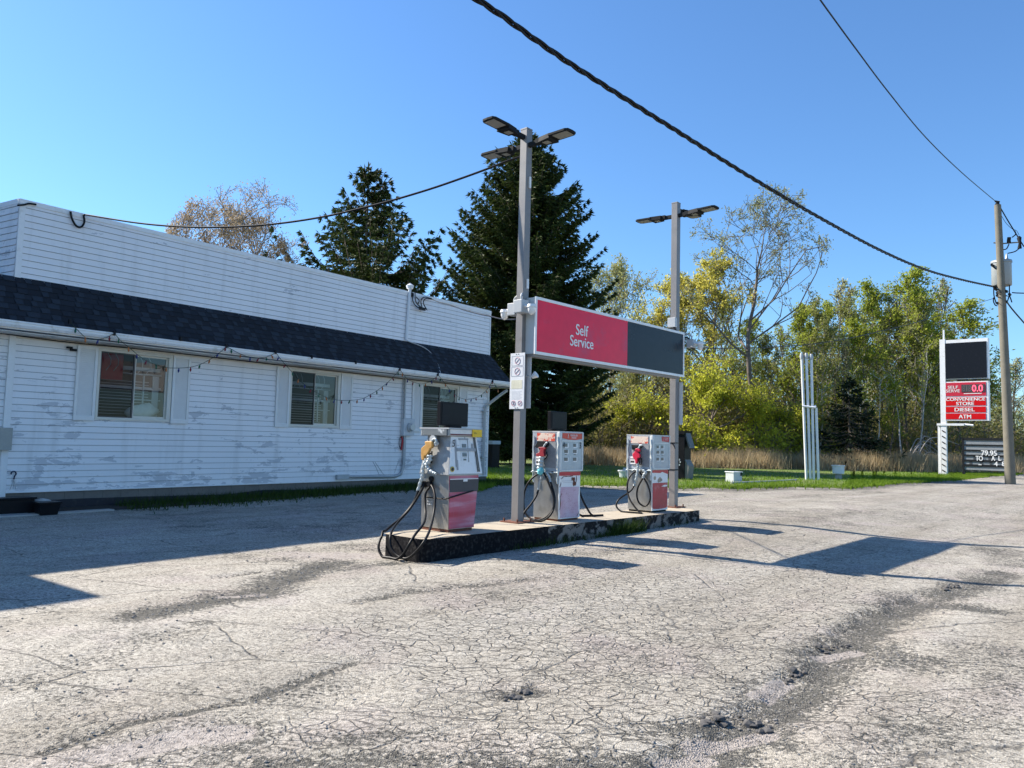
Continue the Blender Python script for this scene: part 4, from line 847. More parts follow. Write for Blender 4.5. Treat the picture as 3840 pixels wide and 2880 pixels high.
nozzle_set(p5, z5, o5, -0.06, [(238, 298), (300, 292), (345, 300), (352, 345), (345, 395), (318, 405), (300, 450), (262, 505), (235, 520), (232, 575), (192, 575), (184, 500), (186, 400), (215, 372), (248, 345), (240, 318)], GOLD, [(300, 320), (320, 285), (345, 262), (372, 268), (380, 300), (360, 330)], [(300, 470), (270, 500), (245, 545), (270, 600), (310, 600), (315, 440)], [(235, 560), (210, 620), (185, 700), (180, 780), (165, 850), (140, 920), (110, 1030)])
b = B(); W = smooth_path([pl_pt(o5, 'x', -0.09, z5(*q)) for q in ((290, 500), (280, 580), (240, 640), (260, 700), (320, 750), (375, 775))]); b.tube(W, [0.045*(1+0.25*math.sin(i*1.7))*(1-0.6*i/len(W)) for i in range(len(W))], 9); b.build('tape_bundle', TAPE, p5)
b = B(); q = pl_pt(o5, 'x', -0.03, z5(345, 270)); b.cyl(q, 0.07, 0.03, 16, axis=(-1, 0, 0)); q = pl_pt(o5, 'x', -0.04, z5(395, 330)); b.cyl(q, 0.035, 0.04, 12, axis=(-1, 0, 0)); b.build('holster', GALV, p5)
b = B(); q = pl_pt(o5, 'x', -0.02, z5(315, 850)); b.cyl(q, 0.042, 0.03, 14, axis=(-1, 0, 0)); q = pl_pt(o5, 'x', -0.02, z5(210, 930)); b.cyl(q, 0.05, 0.05, 14, axis=(-1, 0, 0)); q = pl_pt(o5, 'x', -0.02, z5(300, 930)); b.cyl(q, 0.045, 0.06, 14, axis=(-1, 0, 0)); b.build('hose_outlet', RUBBER, p5)
hose(p5, z4r, o5, [(522, 800, -0.10), (470, 930, -0.16), (350, 1080, -0.32), (200, 1200, -0.62), (120, 1320, -0.86), (115, 1430, -0.92), (190, 1522, -0.92), (290, 1515, -0.92), (370, 1455, -0.9), (430, 1350, -0.88), (500, 1240, -0.72), (575, 1150, -0.5), (597, 1050, -0.25), (588, 900, -0.14), (600, 820, -0.10), (640, 760, -0.06)])
hose(p5, z4r, o5, [(585, 720, -0.05), (560, 790, -0.10), (440, 985, -0.22), (300, 1140, -0.5), (235, 1250, -0.85), (235, 1380, -0.9), (290, 1465, -0.9), (370, 1505, -0.9), (440, 1488, -0.9), (530, 1400, -0.88), (600, 1300, -0.8), (650, 1180, -0.5), (685, 1020, -0.25), (695, 880, -0.16), (680, 790, -0.1), (650, 735, -0.05)])
b = B(); b.tube([pl_pt(o5, 'x', -0.03, z4r(600, 865)), pl_pt(o5, 'x', -0.03, z4r(700, 880)), pl_pt(o5, 'x', -0.03, z4r(797, 887)), pl_pt(o5, 'y', -0.03, z4r(810, 885)), pl_pt(o5, 'y', -0.03, z4r(900, 860)), pl_pt(o5, 'y', -0.03, z4r(1078, 806)), (0.65, 0.05, pl_pt(o5, 'y', -0.03, z4r(1078, 806))[2])], 0.011, 6); b.build('strap', RUBBER, p5)
b = B(); q = pl_pt(o5, 'x', -0.012, z4r(620, 855)); q2 = pl_pt(o5, 'x', -0.012, z4r(680, 920))
b = B(); rr_ = random.Random(5)
for r_ in range(3):
    for k in range(5): y_ = q[1]-k*0.022; zt_ = q[2]-0.02-r_*0.042; b.box(-0.016, -0.011, y_-0.014, y_, zt_-0.026, zt_-0.022 if k % 2 else zt_-0.006); 
    b.box(-0.016, -0.011, q[1]-0.11, q[1], q[2]-0.05-r_*0.042, q[2]-0.047-r_*0.042)
b.build('worn_decal', simple('decal_white', (0.6, 0.62, 0.64), 0.4), p5)

# --- two square pumps
def square_pump(lbl, l, a, w, dpt, kind):
    c = LA(l, a); o = (c[0], c[1], IT)
    t = thing('fuel_pump', lbl, 'fuel pump', o, IR, 'fuel pumps on the island')
    b = B(); b.box(0.015, w-0.015, 0.015, dpt-0.015, -0.01, 0.04); b.build('plinth', RUST if kind == 4 else DARKM, t)
    b = B(); b.box(0, w, 0, dpt, 0.035, 0.87); lc = b.build('lower_cabinet', STEEL, t, bevel=0.004)
    b = B(); b.box(0.0, w, -0.014, -0.001, 0.04, 0.862); pn = b.build('door_panel', PWHITE, t)
    if kind == 4:
        b = B(); 
        rng = random.Random(2); L = [(0.03+0.02*rng.random(), 0.06+i*0.06) for i in range(10)]; R = [(w-0.03-0.03*rng.random(), 0.05+i*0.06) for i in range(10)]
        b.prism([(x, -0.020, z) for x, z in L]+[(x, -0.020, z) for x, z in R[::-1]], (0, 0.005, 0)); b.build('faded_panel', pinkpanel_mat(), pn)
        b = B(); b.box(0.0, w, -0.02, -0.0145, 0.795, 0.862); b.build('red_band', RED, pn)
        b = B(); b.box(0.07, w-0.14, -0.019, -0.0145, 0.70, 0.706); b.box(0.12, w-0.12, -0.019, -0.0145, 0.672, 0.676); b.build('print_lines', simple('pinkgrey', (0.45, 0.40, 0.42), 0.5), pn)
        b = B(); rng = random.Random(4)
        for k in range(14):
            x = w-0.21+rng.gauss(0, 0.028); z = 0.70+rng.gauss(0, 0.035); r = rng.uniform(0.012, 0.028); b.prism([(x+r*math.cos(q)*rng.uniform(0.7, 1.3), -0.019-0.0004*k, z+1.6*r*math.sin(q)*rng.uniform(0.7, 1.3)) for q in np.linspace(0, 5.6, 8)], (0, 0.003, 0))
        for x0_, z0_, x1_, z1_ in ((0.05, 0.74, 0.12, 0.785), (0.12, 0.785, 0.25, 0.78), (0.25, 0.78, w-0.22, 0.79), (0.03, 0.2, 0.045, 0.42), (0.03, 0.42, 0.07, 0.5), (w-0.10, 0.06, w-0.03, 0.14), (0.02, 0.60, 0.05, 0.68), (w-0.13, 0.66, w-0.12, 0.79)):
            b.tube([(x0_, -0.018, z0_), ((x0_+x1_)/2+0.01, -0.018, (z0_+z1_)/2), (x1_, -0.018, z1_)], [0.004, 0.008, 0.004], 5)
        b.build('rust_streak', RUST, pn)
    else:
        b = B(); b.prism([(0.02, -0.020, 0.10), (0.06, -0.020, 0.075), (0.3, -0.020, 0.065), (w-0.05, -0.020, 0.08), (w-0.02, -0.020, 0.11), (w-0.015, -0.020, 0.60), (0.015, -0.020, 0.60)], (0, 0.005, 0)); b.build('red_panel', simple('scuffed_pump_red', (0.44, 0.02, 0.035), 0.4, var=0.2, dirt_or_sheen=((0.6, 0.25, 0.27), 0.5, 5.0)), pn)
        b = B(); b.prism([(0.0, -0.020, 0.862), (w, -0.020, 0.862), (w, -0.020, 0.775), (w*0.62, -0.020, 0.825), (w*0.5, -0.020, 0.80), (0.0, -0.020, 0.81)], (0, 0.005, 0)); b.build('torn_red_band', RED, pn)
        b = B(); b.prism([(w-0.27, -0.024, 0.525), (w-0.14, -0.024, 0.555), (w-0.03, -0.024, 0.55), (w-0.05, -0.024, 0.52), (w-0.15, -0.024, 0.515)], (0, 0.003, 0)); b.build('peeled_strip', PWHITE, pn)
        b = B(); 
        for cx, cz, r in ((0.10, 0.70, 0.045), (0.30, 0.665, 0.06), (0.36, 0.66, 0.035), (0.25, 0.64, 0.04)): b.prism([(cx+r*math.cos(q), -0.0185, cz+r*0.9*math.sin(q)) for q in np.linspace(0, 5.7, 9)], (0, 0.003, 0))
        b.build('faded_picture', simple('faded_brown_print', (0.42, 0.34, 0.26), 0.6, var=0.4, scale=30), pn)
    b = B(); b.box(-0.03, w+0.035, -0.03, dpt+0.03, 0.87, 1.565); up = b.build('upper_housing', simple('taped_housing', (0.46, 0.50, 0.53), 0.35, metal=0.3, var=0.25, scale=9, bmp=0.5), t, bevel=0.004)
    b = B(); b.box(-0.034, w+0.04, -0.034, dpt+0.034, 1.565, 1.58); b.box(-0.036, 0.035, -0.045, 0.03, 0.86, 1.57, bev=0.02); b.box(w+0.005, w+0.04, -0.045, -0.02, 0.88, 1.57); b.box(-0.03, w+0.035, -0.045, -0.03, 0.875, 0.90); b.box(-0.03, w+0.035, -0.045, -0.03, 1.40, 1.425); b.build('trim_frame', simple('pale_tape_edge', (0.62, 0.64, 0.63), 0.35, var=0.15, scale=14, bmp=0.6), up)
    b = B(); b.box(0.036, w+0.004, -0.038, -0.031, 0.901, 1.399); sc_ = b.build('screen_panel', simple('scratched_glass_panel' if kind == 4 else 'reflective_panel', (0.42, 0.48, 0.50), 0.12 if kind == 3 else 0.25, var=0.15, scale=5, dirt_or_sheen=((0.6, 0.58, 0.5), 0.4, 7)), up)
    b = B()
    xs_ = (0.10, 0.36) if kind == 4 else (0.12, 0.30)
    for ix, xx in enumerate(xs_):
        for iz, zz_ in enumerate((1.31, 1.20, 1.06)):
            wd = 0.075 if iz < 1 else 0.10; b.box(xx, xx+wd, -0.043, -0.039, zz_-0.0, zz_+0.055)
        b.box(xx+0.02, xx+0.08, -0.043, -0.039, 1.165, 1.18)
    lc2 = b.build('readout', simple('lcd_dark', (0.12, 0.13, 0.13), 0.2), sc_)
    b = B()
    for xx in xs_:
        for zz_ in (1.31, 1.20, 1.06): b.box(xx+0.01, xx+0.12, -0.0395, -0.0385, zz_-0.02, zz_-0.005); b.box(xx+0.10, xx+0.125, -0.0395, -0.0385, zz_-0.01, zz_+0.06)
    b.build('readout_bezel', PWHITE, sc_)
    if kind == 4:
        b = B(); text_into(b, '4', (0.045, -0.046, 1.28), (1, 0, 0), (0, 0, 1), w=0.05, h=0.11, bold=0.02); text_into(b, '3', (w-0.085, -0.046, 1.28), (1, 0, 0), (0, 0, 1), w=0.05, h=0.11, bold=0.02); b.build('pump_number', INK, sc_)
        b = B(); b.prism([(0.04, -0.040, 1.46), (0.04, -0.040, 1.55), (w, -0.040, 1.55), (w, -0.040, 1.455), (w*0.75, -0.040, 1.435), (w*0.35, -0.040, 1.435)], (0, 0.008, 0)); hb = b.build('header_banner', simple('orange_red', (0.62, 0.05, 0.025), 0.3, var=0.1), up)
        b = B(); text_into(b, 'REGULAR', (w*0.60, -0.041, 1.513), (1, 0, 0), (0, 0, 1), w=0.21, h=0.036, align='c', bold=0.015); [b.box(w*0.60-0.07+k*0.018, w*0.60-0.07+k*0.018+0.013, -0.044, -0.0405, 1.463, 1.476) for k in range(8)]; b.tube([(w*0.34, -0.043, 1.53), (w*0.31, -0.043, 1.47), (w*0.34, -0.043, 1.468)], 0.006, 5); b.build('lettering', PWHITE, hb)
    else:
        b = B(); b.box(0.04, w, -0.040, -0.032, 1.43, 1.555); hb = b.build('header_banner', simple('grey_header', (0.50, 0.51, 0.50), 0.4), up)
        b = B(); b.prism([(0.31, -0.046, 1.55), (w-0.01, -0.046, 1.55), (w-0.01, -0.046, 1.44), (0.33, -0.046, 1.455)], (0, 0.005, 0)); rb = b.build('red_label', RED, hb)
        b = B(); text_into(b, 'REGULAR', (0.485, -0.047, 1.52), (1, 0, 0), (0, 0, 1), w=0.15, h=0.028, align='c', bold=0.01); [b.box(0.42+k*0.017, 0.432+k*0.017, -0.0495, -0.0465, 1.481, 1.493) for k in range(8)]; b.tube([(0.37, -0.048, 1.53), (0.355, -0.048, 1.475), (0.38, -0.048, 1.475)], 0.005, 5); b.build('lettering', simple('pale_pink_ink', (0.75, 0.5, 0.5), 0.5), rb)
    # nozzle end
    b = B(); b.box(-0.040, -0.031, 0.07, dpt-0.08, 1.40, 1.545); eb = b.build('end_banner', peel_mat('sun_bleached_banner%d' % kind, (0.72, 0.58, 0.48), (0.58, 0.08, 0.05), 0.5 if kind == 4 else 0.45, 7, (1, 1, 1.5), 0.45), up)
    b = B(); b.box(-0.037, -0.031, 0.05, dpt-0.12, 0.93, 1.39); b.build('end_panel', simple('grey_end_panel', (0.24, 0.25, 0.26), 0.4, var=0.2, scale=6), up)
    b = B(); b.box(-0.043, -0.038, dpt-0.20, dpt-0.04, 0.97, 1.13); lb = b.build('instruction_label', PWHITE, up)
    b = B(); b.box(-0.045, -0.0435, dpt-0.18, dpt-0.07, 1.07, 1.085); b.box(-0.045, -0.0435, dpt-0.17, dpt-0.08, 1.0, 1.04); b.build('label_print', INK, lb)
    b = B()
    for yy in (-0.015, dpt-0.02, dpt*0.5):
        Wp = [(-0.045, yy+0.012*math.sin(k*1.9+yy*9), 0.66+k*0.075) for k in range(12)] if yy != dpt*0.5 else [(-0.045, -0.01+k*0.055, 0.85+0.01*math.sin(k*2.1)) for k in range(12)]
        b.tube(Wp, [0.016*(1+0.4*math.sin(k*2.7)) for k in range(12)], 6)
    b.build('crumpled_tape', TAPE, t)
    return t, o
z4 = Z(1920, 1600, 360, 1659); z3 = Z(2300, 1600, 340, 1567)
p4, o4 = square_pump('middle fuel pump with torn pink front panel and turquoise rag on its nozzle', 10.77, -8.38, 0.62, 0.56, 4)
nozzle_set(p4, z4, o4, -0.07, [(485, 355), (560, 350), (610, 375), (580, 400), (575, 440), (590, 515), (450, 515), (440, 470), (500, 440), (520, 385), (485, 368)], simple('dull_red_nozzle', (0.28, 0.02, 0.03), 0.45), [(540, 370), (565, 320), (595, 280), (610, 270)], [(590, 420), (605, 500), (560, 560), (480, 540)], [(520, 520), (500, 600), (490, 680), (470, 740)], 0.05)
b = B(); W = smooth_path([pl_pt(o4, 'x', -0.1, z4(*q)) for q in ((500, 700), (495, 760), (475, 830))]); b.tube(W, [0.03+0.03*math.sin(math.pi*i/(len(W)-1))+0.006*math.sin(i*2.5) for i in range(len(W))], 10); b.build('turquoise_rag', CYAN, p4)
b = B(); W = smooth_path([pl_pt(o4, 'x', -0.09, z4(*q)) for q in ((515, 860), (490, 930), (470, 1010), (455, 1095))]); b.tube(W, [0.022*(1+0.2*math.sin(i*2.3)) for i in range(len(W))], 9); W = smooth_path([pl_pt(o4, 'x', -0.06, z4(*q)) for q in ((600, 800), (640, 860), (665, 960))]); b.tube(W, [0.024*(1+0.25*math.sin(i*2.3)) for i in range(len(W))], 9); b.build('taped_coupling', TAPE, p4)
b = B(); P = [pl_pt(o4, 'x', -0.04, z4(*q)) for q in ((470, 250), (640, 262), (645, 330), (600, 360), (440, 365), (425, 345))]; b.prism(P, (-0.05, 0, 0)); b.build('holster', DARKM, p4, bevel=0.005)
hose(p4, z4, o4, [(500, 800, -0.08), (380, 860, -0.14), (260, 1000, -0.2), (205, 1180, -0.24), (200, 1380, -0.26), (250, 1530, -0.28), (350, 1600, -0.28), (450, 1615, -0.28), (570, 1575, -0.25), (680, 1480, -0.22), (725, 1350, -0.18), (715, 1200, -0.15), (660, 1050, -0.12), (600, 900, -0.1), (550, 800, -0.06)], 0.018)
hose(p4, z4, o4, [(455, 1090, -0.09), (420, 1200, -0.16), (320, 1350, -0.28), (220, 1470, -0.38), (185, 1560, -0.42), (200, 1640, -0.42), (330, 1655, -0.4), (470, 1640, -0.36), (600, 1590, -0.3), (700, 1470, -0.22), (742, 1300, -0.14), (720, 1130, -0.1), (668, 960, -0.07)], 0.018)
hose(p4, z4, o4, [(1140, 1030, 0.30, 'y'), (1200, 1220, 0.26, 'y'), (1290, 1400, 0.2, 'y'), (1380, 1530, 0.14, 'y'), (1500, 1585, 0.10, 'y'), (1570, 1605, 0.08, 'y')], 0.02)
hose(p4, z4, o4, [(1100, 1455, 0.3, 'y'), (1180, 1530, 0.26, 'y'), (1290, 1565, 0.2, 'y'), (1390, 1590, 0.14, 'y')], 0.02)
b = B(); b.box(0.62, 0.80, 0.20, 0.30, 0.0, 0.05, bev=0.015); b.build('hose_shoe', RUBBER, p4)
p3, o3 = square_pump('farthest fuel pump, square, with bright red lower panel and red nozzle', 13.72, -8.28, 0.62, 0.56, 3)
nozzle_set(p3, z3, o3, -0.07, [(385, 385), (430, 370), (480, 395), (475, 430), (440, 440), (480, 480), (478, 540), (440, 545), (432, 640), (400, 640), (390, 570), (360, 540), (348, 470), (380, 440), (395, 415)], simple('bright_red_nozzle', (0.55, 0.015, 0.05), 0.4), [(430, 380), (450, 350), (460, 325), (500, 320)], [(470, 530), (490, 580), (485, 640), (460, 650), (440, 590), (450, 545)], [(420, 640), (425, 700), (415, 790), (400, 880), (375, 960), (362, 1015)], 0.026)
b = B(); P = [pl_pt(o3, 'x', -0.04, z3(*q)) for q in ((335, 315), (420, 320), (500, 310), (505, 360), (400, 385), (345, 400))]; b.prism(P, (-0.05, 0, 0)); b.build('holster', DARKM, p3, bevel=0.005)
b = B(); W = smooth_path([pl_pt(o3, 'x', -0.07, z3(*q)) for q in ((470, 720), (560, 790), (530, 830), (515, 890))]); b.tube(W, [0.028*(1+0.3*math.sin(i*2.3)) for i in range(len(W))], 9); b.build('taped_coupling', TAPE, p3)
hose(p3, z3, o3, [(390, 765, -0.07), (290, 850, -0.14), (245, 980, -0.2), (245, 1130, -0.24), (290, 1270, -0.3), (380, 1400, -0.34), (450, 1475, -0.36), (490, 1498, -0.36)], 0.018)
hose(p3, z3, o3, [(362, 1010, -0.1), (310, 1100, -0.16), (200, 1180, -0.24), (100, 1250, -0.34), (50, 1340, -0.4), (70, 1410, -0.42), (150, 1470, -0.44), (300, 1500, -0.44), (500, 1505, -0.4)], 0.018)
hose(p3, z3, o3, [(515, 885, -0.07), (440, 1010, -0.1), (405, 1150, -0.12), (430, 1300, -0.14), (530, 1375, -0.14), (610, 1330, -0.13), (642, 1200, -0.11), (610, 1050, -0.09), (560, 940, -0.07), (460, 790, -0.05)], 0.018)
# black screens on the pumps
for nm, lb, (l, a), x0, x1, h in (('display_screen', 'black screen standing on top of the nearest fuel pump', (8.09, -8.36), 0.02, 0.62, 0.40), ('display_screen', 'black framed screen standing on top of the middle fuel pump', (10.77, -8.38), 0.08, 0.55, 0.36)):
    c = LA(l, a); t = thing(nm, lb, 'screen', (c[0], c[1], IT+(1.566 if l < 9 else 1.581)), IR, 'black screens on the pumps')
    b = B(); b.box(x0, x1, 0.26, 0.34, 0.03, h, bev=0.008); b.build('casing', BLACKP, t)
    b = B(); b.box(x0+0.03, x1-0.03, 0.254, 0.259, 0.06, h-0.03); b.build('screen', SCREEN, t)
    b = B(); b.box((x0+x1)/2-0.12, (x0+x1)/2+0.12, 0.22, 0.38, 0.0, 0.03); b.build('foot', BLACKP, t)

# ------------------------------------------------------------------ light poles and canopy sign
def lamp_head(parent, loc, rz, tilt):
    M_ = Matrix.Translation(loc)@Matrix.Rotation(rz, 4, 'Z')@Matrix.Rotation(-tilt, 4, 'Y')
    def T(b):
        b.v = [tuple(M_@Vector(p)) for p in b.v]; return b
    b = B(); b.box(-0.02, 0.26, -0.035, 0.035, -0.04, 0.04); b.box(0.18, 0.32, -0.06, 0.06, -0.035, 0.05)
    b.hexa([(0.28, -0.10, -0.05), (0.55, -0.145, -0.05), (0.55, 0.145, -0.05), (0.28, 0.10, -0.05)], [(0.28, -0.08, 0.05), (0.55, -0.13, 0.04), (0.55, 0.13, 0.04), (0.28, 0.08, 0.05)])
    pts = [(0.53, -0.145), (0.88, -0.145), (0.94, -0.11), (0.95, 0), (0.94, 0.11), (0.88, 0.145), (0.53, 0.145)]; b.prism([(x, y, -0.012) for x, y in pts], (0, 0, 0.04))
    lh = T(b).build('lamp_head', DARKM, parent, bevel=0.004)
    b = B(); b.box(0.60, 0.90, -0.11, 0.11, -0.019, -0.0125); T(b).build('lens', LENS, lh)
    b = B(); b.box(0.34, 0.46, -0.06, 0.06, -0.056, -0.0505); T(b).build('driver_cover', LENS, lh)
def light_pole(lbl, l, a, third):
    c = LA(l, a); t = thing('light_pole', lbl, 'light pole', (c[0], c[1], IT), IR, 'square grey light poles on the island')
    b = B(); b.box(-0.075, 0.075, -0.075, 0.075, 0.015, 6.9); b.box(-0.078, 0.078, -0.078, 0.078, 6.9, 6.93); b.build('pole', GREY, t, bevel=0.004)
    b = B(); b.box(-0.22, 0.22, -0.2, 0.2, 0.0, 0.02); bp_ = b.build('base_plate', RUST, t)
    for sx in (-1, 1):
        for sy in (-1, 1): b = B(); b.cyl((sx*0.17, sy*0.15, 0.02), 0.018, 0.05, 6); b.build('bolt', RUST, bp_)
    lamp_head(t, (0, -0.075, 6.62), -math.pi/2, math.radians(1)); lamp_head(t, (0, 0.075, 6.62), math.pi/2, math.radians(2))
    if third < 0: lamp_head(t, (-0.075, 0, 6.76), math.pi, math.radians(1))
    else: lamp_head(t, (0.075, 0, 6.78), 0, math.radians(3))
    return t, c
lp, lpc = light_pole('tall square light pole left of the sign, near end of the island, three lamps', 10.09, -8.73, -1)
rp2, rpc = light_pole('square light pole at the far end of the island behind the sign', 15.40, -8.73, 1)
sg = thing('canopy_sign', 'wide red and slate Self Service sign box hung between the poles', 'sign', (*LA(10.10, -8.45), 3.10), IR)
SW, SH = 5.18, 0.98
b = B(); b.box(0, SW, 0.0, 0.20, 0, SH); b.build('sign_box', simple('sign_cabinet', (0.50, 0.51, 0.50), 0.4, var=0.08), sg)
b = B()
for x0, x1, z0, z1 in ((-0.01, SW+0.01, -0.01, 0.04), (-0.01, SW+0.01, SH-0.04, SH+0.01), (-0.01, 0.035, 0.04, SH-0.04), (SW-0.035, SW+0.01, 0.04, SH-0.04)): b.box(x0, x1, -0.025, -0.001, z0, z1)
b.build('frame', PWHITE, sg)
b = B(); b.box(0.036, 2.90, -0.012, -0.002, 0.041, SH-0.041); rf = b.build('red_face', SIGNRED, sg)
b = B(); b.box(2.902, SW-0.036, -0.012, -0.002, 0.041, SH-0.041); b.build('slate_face', SIGNDARK, sg)
b = B(); text_into(b, 'Self', (1.36, -0.013, 0.565), (1, 0, 0), (0, 0, 1), w=0.38, h=0.20, align='c', bold=0.03, th=0.004); text_into(b, 'Service', (1.36, -0.013, 0.345), (1, 0, 0), (0, 0, 1), w=0.72, h=0.195, align='c', bold=0.03, th=0.004); b.build('lettering', PWHITE, rf)
b = B(); b.box(-0.02, 0.08, 0.2, 0.22, 0.3, 0.9); b.box(0.02, SW-0.1, 0.02, 0.18, -0.05, -0.001); b.build('bracket', GREY, sg)
# placards on the poles
FR = simple('faded_red_ink', (0.62, 0.35, 0.38), 0.5); GI = simple('faded_grey_ink', (0.34, 0.35, 0.38), 0.5); PAPER = simple('placard_white', (0.70, 0.71, 0.72), 0.35, var=0.05)
def placard(lbl, c, side, z0, z1, full):
    t = thing('warning_placard', lbl, 'placard', (c[0], c[1], 0), IR, 'safety placards on the light poles')
    x = side*0.085; s = side; b = B(); hw = 0.165
    b.box(min(x, x+s*0.006), max(x, x+s*0.006), -hw, hw, z0, z1, bev=0.0028); pl_ = b.build('plate', PAPER, t)
    if not full: return t
    xi = x+s*0.0075; H = z1-z0
    def rect(b, ya, yb, za, zb, th=0.006):
        for (a_, c_, d_, e_) in ((ya, yb, za, za+th), (ya, yb, zb-th, zb), (ya, ya+th, za, zb), (yb-th, yb, za, zb)): b.box(xi-0.001, xi+0.001, a_, c_, d_, e_)
    b = B(); rect(b, -0.135, 0.135, z1-0.05-0.17, z1-0.05); rect(b, -0.135, 0.135, z1-0.235-0.17, z1-0.235); b.build('border', GI, pl_)
    def ring(b, cy, cz, r):
        pp = [(xi, cy+r*math.cos(q), cz+r*math.sin(q)) for q in np.linspace(0, 2*math.pi, 25)]; b.tube(pp, 0.005, 4); b.tube([(xi, cy+r*0.7, cz-r*0.7), (xi, cy-r*0.7, cz+r*0.7)], 0.005, 4)
    for a_ in ((0, z1-0.135, 0.06), (0, z1-0.32, 0.06), (0.075, z0+0.1, 0.045), (-0.075, z0+0.1, 0.045)): b = B(); ring(b, *a_); b.build('prohibition_ring', FR, pl_)
    b = B(); b.tube([(xi, 0.035, z1-0.165), (xi, -0.035, z1-0.10)], 0.006, 5); b.tube([(xi, 0.04, z1-0.35), (xi, -0.01, z1-0.31)], 0.006, 5); b.cyl((xi, -0.02, z1-0.30), 0.014, 0.002, 8, axis=(s, 0, 0)); b.tube([(xi, 0.075, z0+0.075), (xi, 0.075, z0+0.125)], 0.01, 5); b.build('pictogram', GI, pl_)
    b = B(); b.box(xi-0.001, xi+0.001, -0.12, 0.13, z1-0.62, z1-0.47); b.build('yellowed_panel', simple('yellowed', (0.60, 0.58, 0.45), 0.5), pl_)
    b = B()
    for k in range(9): b.box(xi-0.0005, xi+0.0005, -0.12+0.02*(k % 3), 0.12, z1-0.66-k*0.018, z1-0.662-k*0.018)
    b.build('text_lines', simple('pale_ink', (0.55, 0.56, 0.6), 0.5), pl_)
    b = B(); b.cyl((xi, 0.03, z1-0.02), 0.008, 0.004, 8, axis=(s, 0, 0)); b.cyl((xi, -0.02, z1-0.02), 0.008, 0.004, 8, axis=(s, 0, 0)); b.cyl((xi, 0.03, z0+0.02), 0.008, 0.004, 8, axis=(s, 0, 0)); b.cyl((xi, -0.02, z0+0.02), 0.008, 0.004, 8, axis=(s, 0, 0)); b.build('screw', DARKM, pl_)
    return t
placard('white no-smoking safety placard on the near face of the left pole', lpc, -1, 2.14, 3.11, True)
placard('plain back placard showing past the right edge of the left pole', lpc, 1, 2.16, 3.10, False)
placard('plain white placard on the far side of the right pole', rpc, 1, 2.04, 3.0, False)
b = B()
# security cameras
def sec_cam(lbl, c, cx, cy, z, dirv, size=0.2):
    t = thing('security_camera', lbl, 'camera', (c[0], c[1], z), IR, 'white dome cameras on the poles')
    b = B(); b.box(cx-size/2, cx+size/2, cy-size/2, cy+size/2, -size*0.6, size*0.6, bev=0.012); bx = b.build('junction_box', GALV, t)
    b = B(); b.tube(smooth_path([(cx, cy, size*0.6), (cx, cy, size*0.6+0.08), (cx*0.6, cy*0.6, size*0.6+0.13), (cx*0.2, cy*0.2, size*0.6+0.1)]), 0.018, 7); b.build('conduit', GALV, t)
    dx, dy = dirv; e = (cx+dx*(size/2+0.08), cy+dy*(size/2+0.08))
    b = B(); b.tube([(cx+dx*size/2, cy+dy*size/2, 0.0), (e[0], e[1], 0.0)], 0.03, 8); b.cyl((e[0]+dx*0.06, e[1]+dy*0.06, -0.03), 0.085, 0.05, 18, r2=0.07); b.build('mount', PWHITE, t)
    b = B(); b.tube([(e[0]+dx*0.06, e[1]+dy*0.06, -0.03+k) for k in (0, -0.05, -0.09, -0.12, -0.135)], [0.065, 0.068, 0.055, 0.035, 0.01], 16); b.build('dome', simple('dome_white', (0.7, 0.7, 0.69), 0.2), t)
sec_cam('dome camera on grey box at the left side of the left pole', lpc, 0.0, 0.185, 3.90, (0, 1), 0.18)
sec_cam('dome camera on grey box overlapping the left end of the sign', lpc, -0.17, -0.12, 3.90, (0, -1), 0.19)
sec_cam('small camera on a grey box beyond the right end of the sign', rpc, 0.10, -0.36, 3.86, (0, -1), 0.16)
t = thing('floodlight', 'small white floodlight sticking out behind the left pole placard', 'floodlight', (lpc[0], lpc[1], 2.72), IR)
b = B(); b.tube([(0.05, -0.05, 0), (0.12, -0.16, 0)], 0.012, 6); b.build('arm', GALV, t); b = B(); b.tube([(0.12, -0.16, -0.02), (0.14, -0.24, 0.03)], [0.03, 0.065], 10); b.build('head', PWHITE, t)
t = thing('junction_box', 'pale grey junction box on the right pole above the sign', 'junction box', (rpc[0], rpc[1], 4.34), IR)
b = B(); b.box(-0.16, -0.078, -0.10, 0.10, -0.11, 0.11, bev=0.01); b.build('box', GALV, t); b = B(); b.tube(smooth_path([(-0.13, -0.03, -0.1), (-0.14, -0.12, -0.2), (-0.1, -0.2, -0.32), (0.1, -0.30, -0.36), (0.12, -0.32, -0.5)]), 0.018, 6); b.tube(smooth_path([(-0.12, 0.02, -0.1), (-0.12, 0.06, -0.2), (-0.1, 0.05, -0.3)]), 0.014, 6); b.build('cable', RUBBER, t)
t = thing('pole_clips', 'thin white conduit clips on the right side of the left pole', 'clip', (lpc[0], lpc[1], 0), IR)
b = B(); b.box(0.0, 0.04, -0.105, -0.078, 6.05, 6.25); b.build('upper_clip', PWHITE, t); b = B(); b.box(0.0, 0.04, -0.105, -0.078, 4.25, 4.42); b.build('lower_clip', PWHITE, t)
t = thing('pole_strap', 'black strap and cable tied around the right pole at pump height', 'strap', (rpc[0], rpc[1], 0), IR)
b = B(); b.box(-0.083, 0.083, -0.083, 0.083, 1.02, 1.045); b.build('band', RUBBER, t); b = B(); b.tube([(-0.085, 0.09, 1.66), (-0.085, -0.03, 1.60), (-0.085, -0.085, 1.50)], 0.01, 5); b.box(-0.083, 0.083, -0.083, 0.083, 1.62, 1.64); b.build('tie', RUBBER, t)

# ------------------------------------------------------------------ far things
def far_thing(name, lbl, cat, q, group=None, rot=0.0, z=0.03):
    P = G(q, 0.0); t = thing(name, lbl, cat, (P[0], P[1], z), rot, group); return t, P
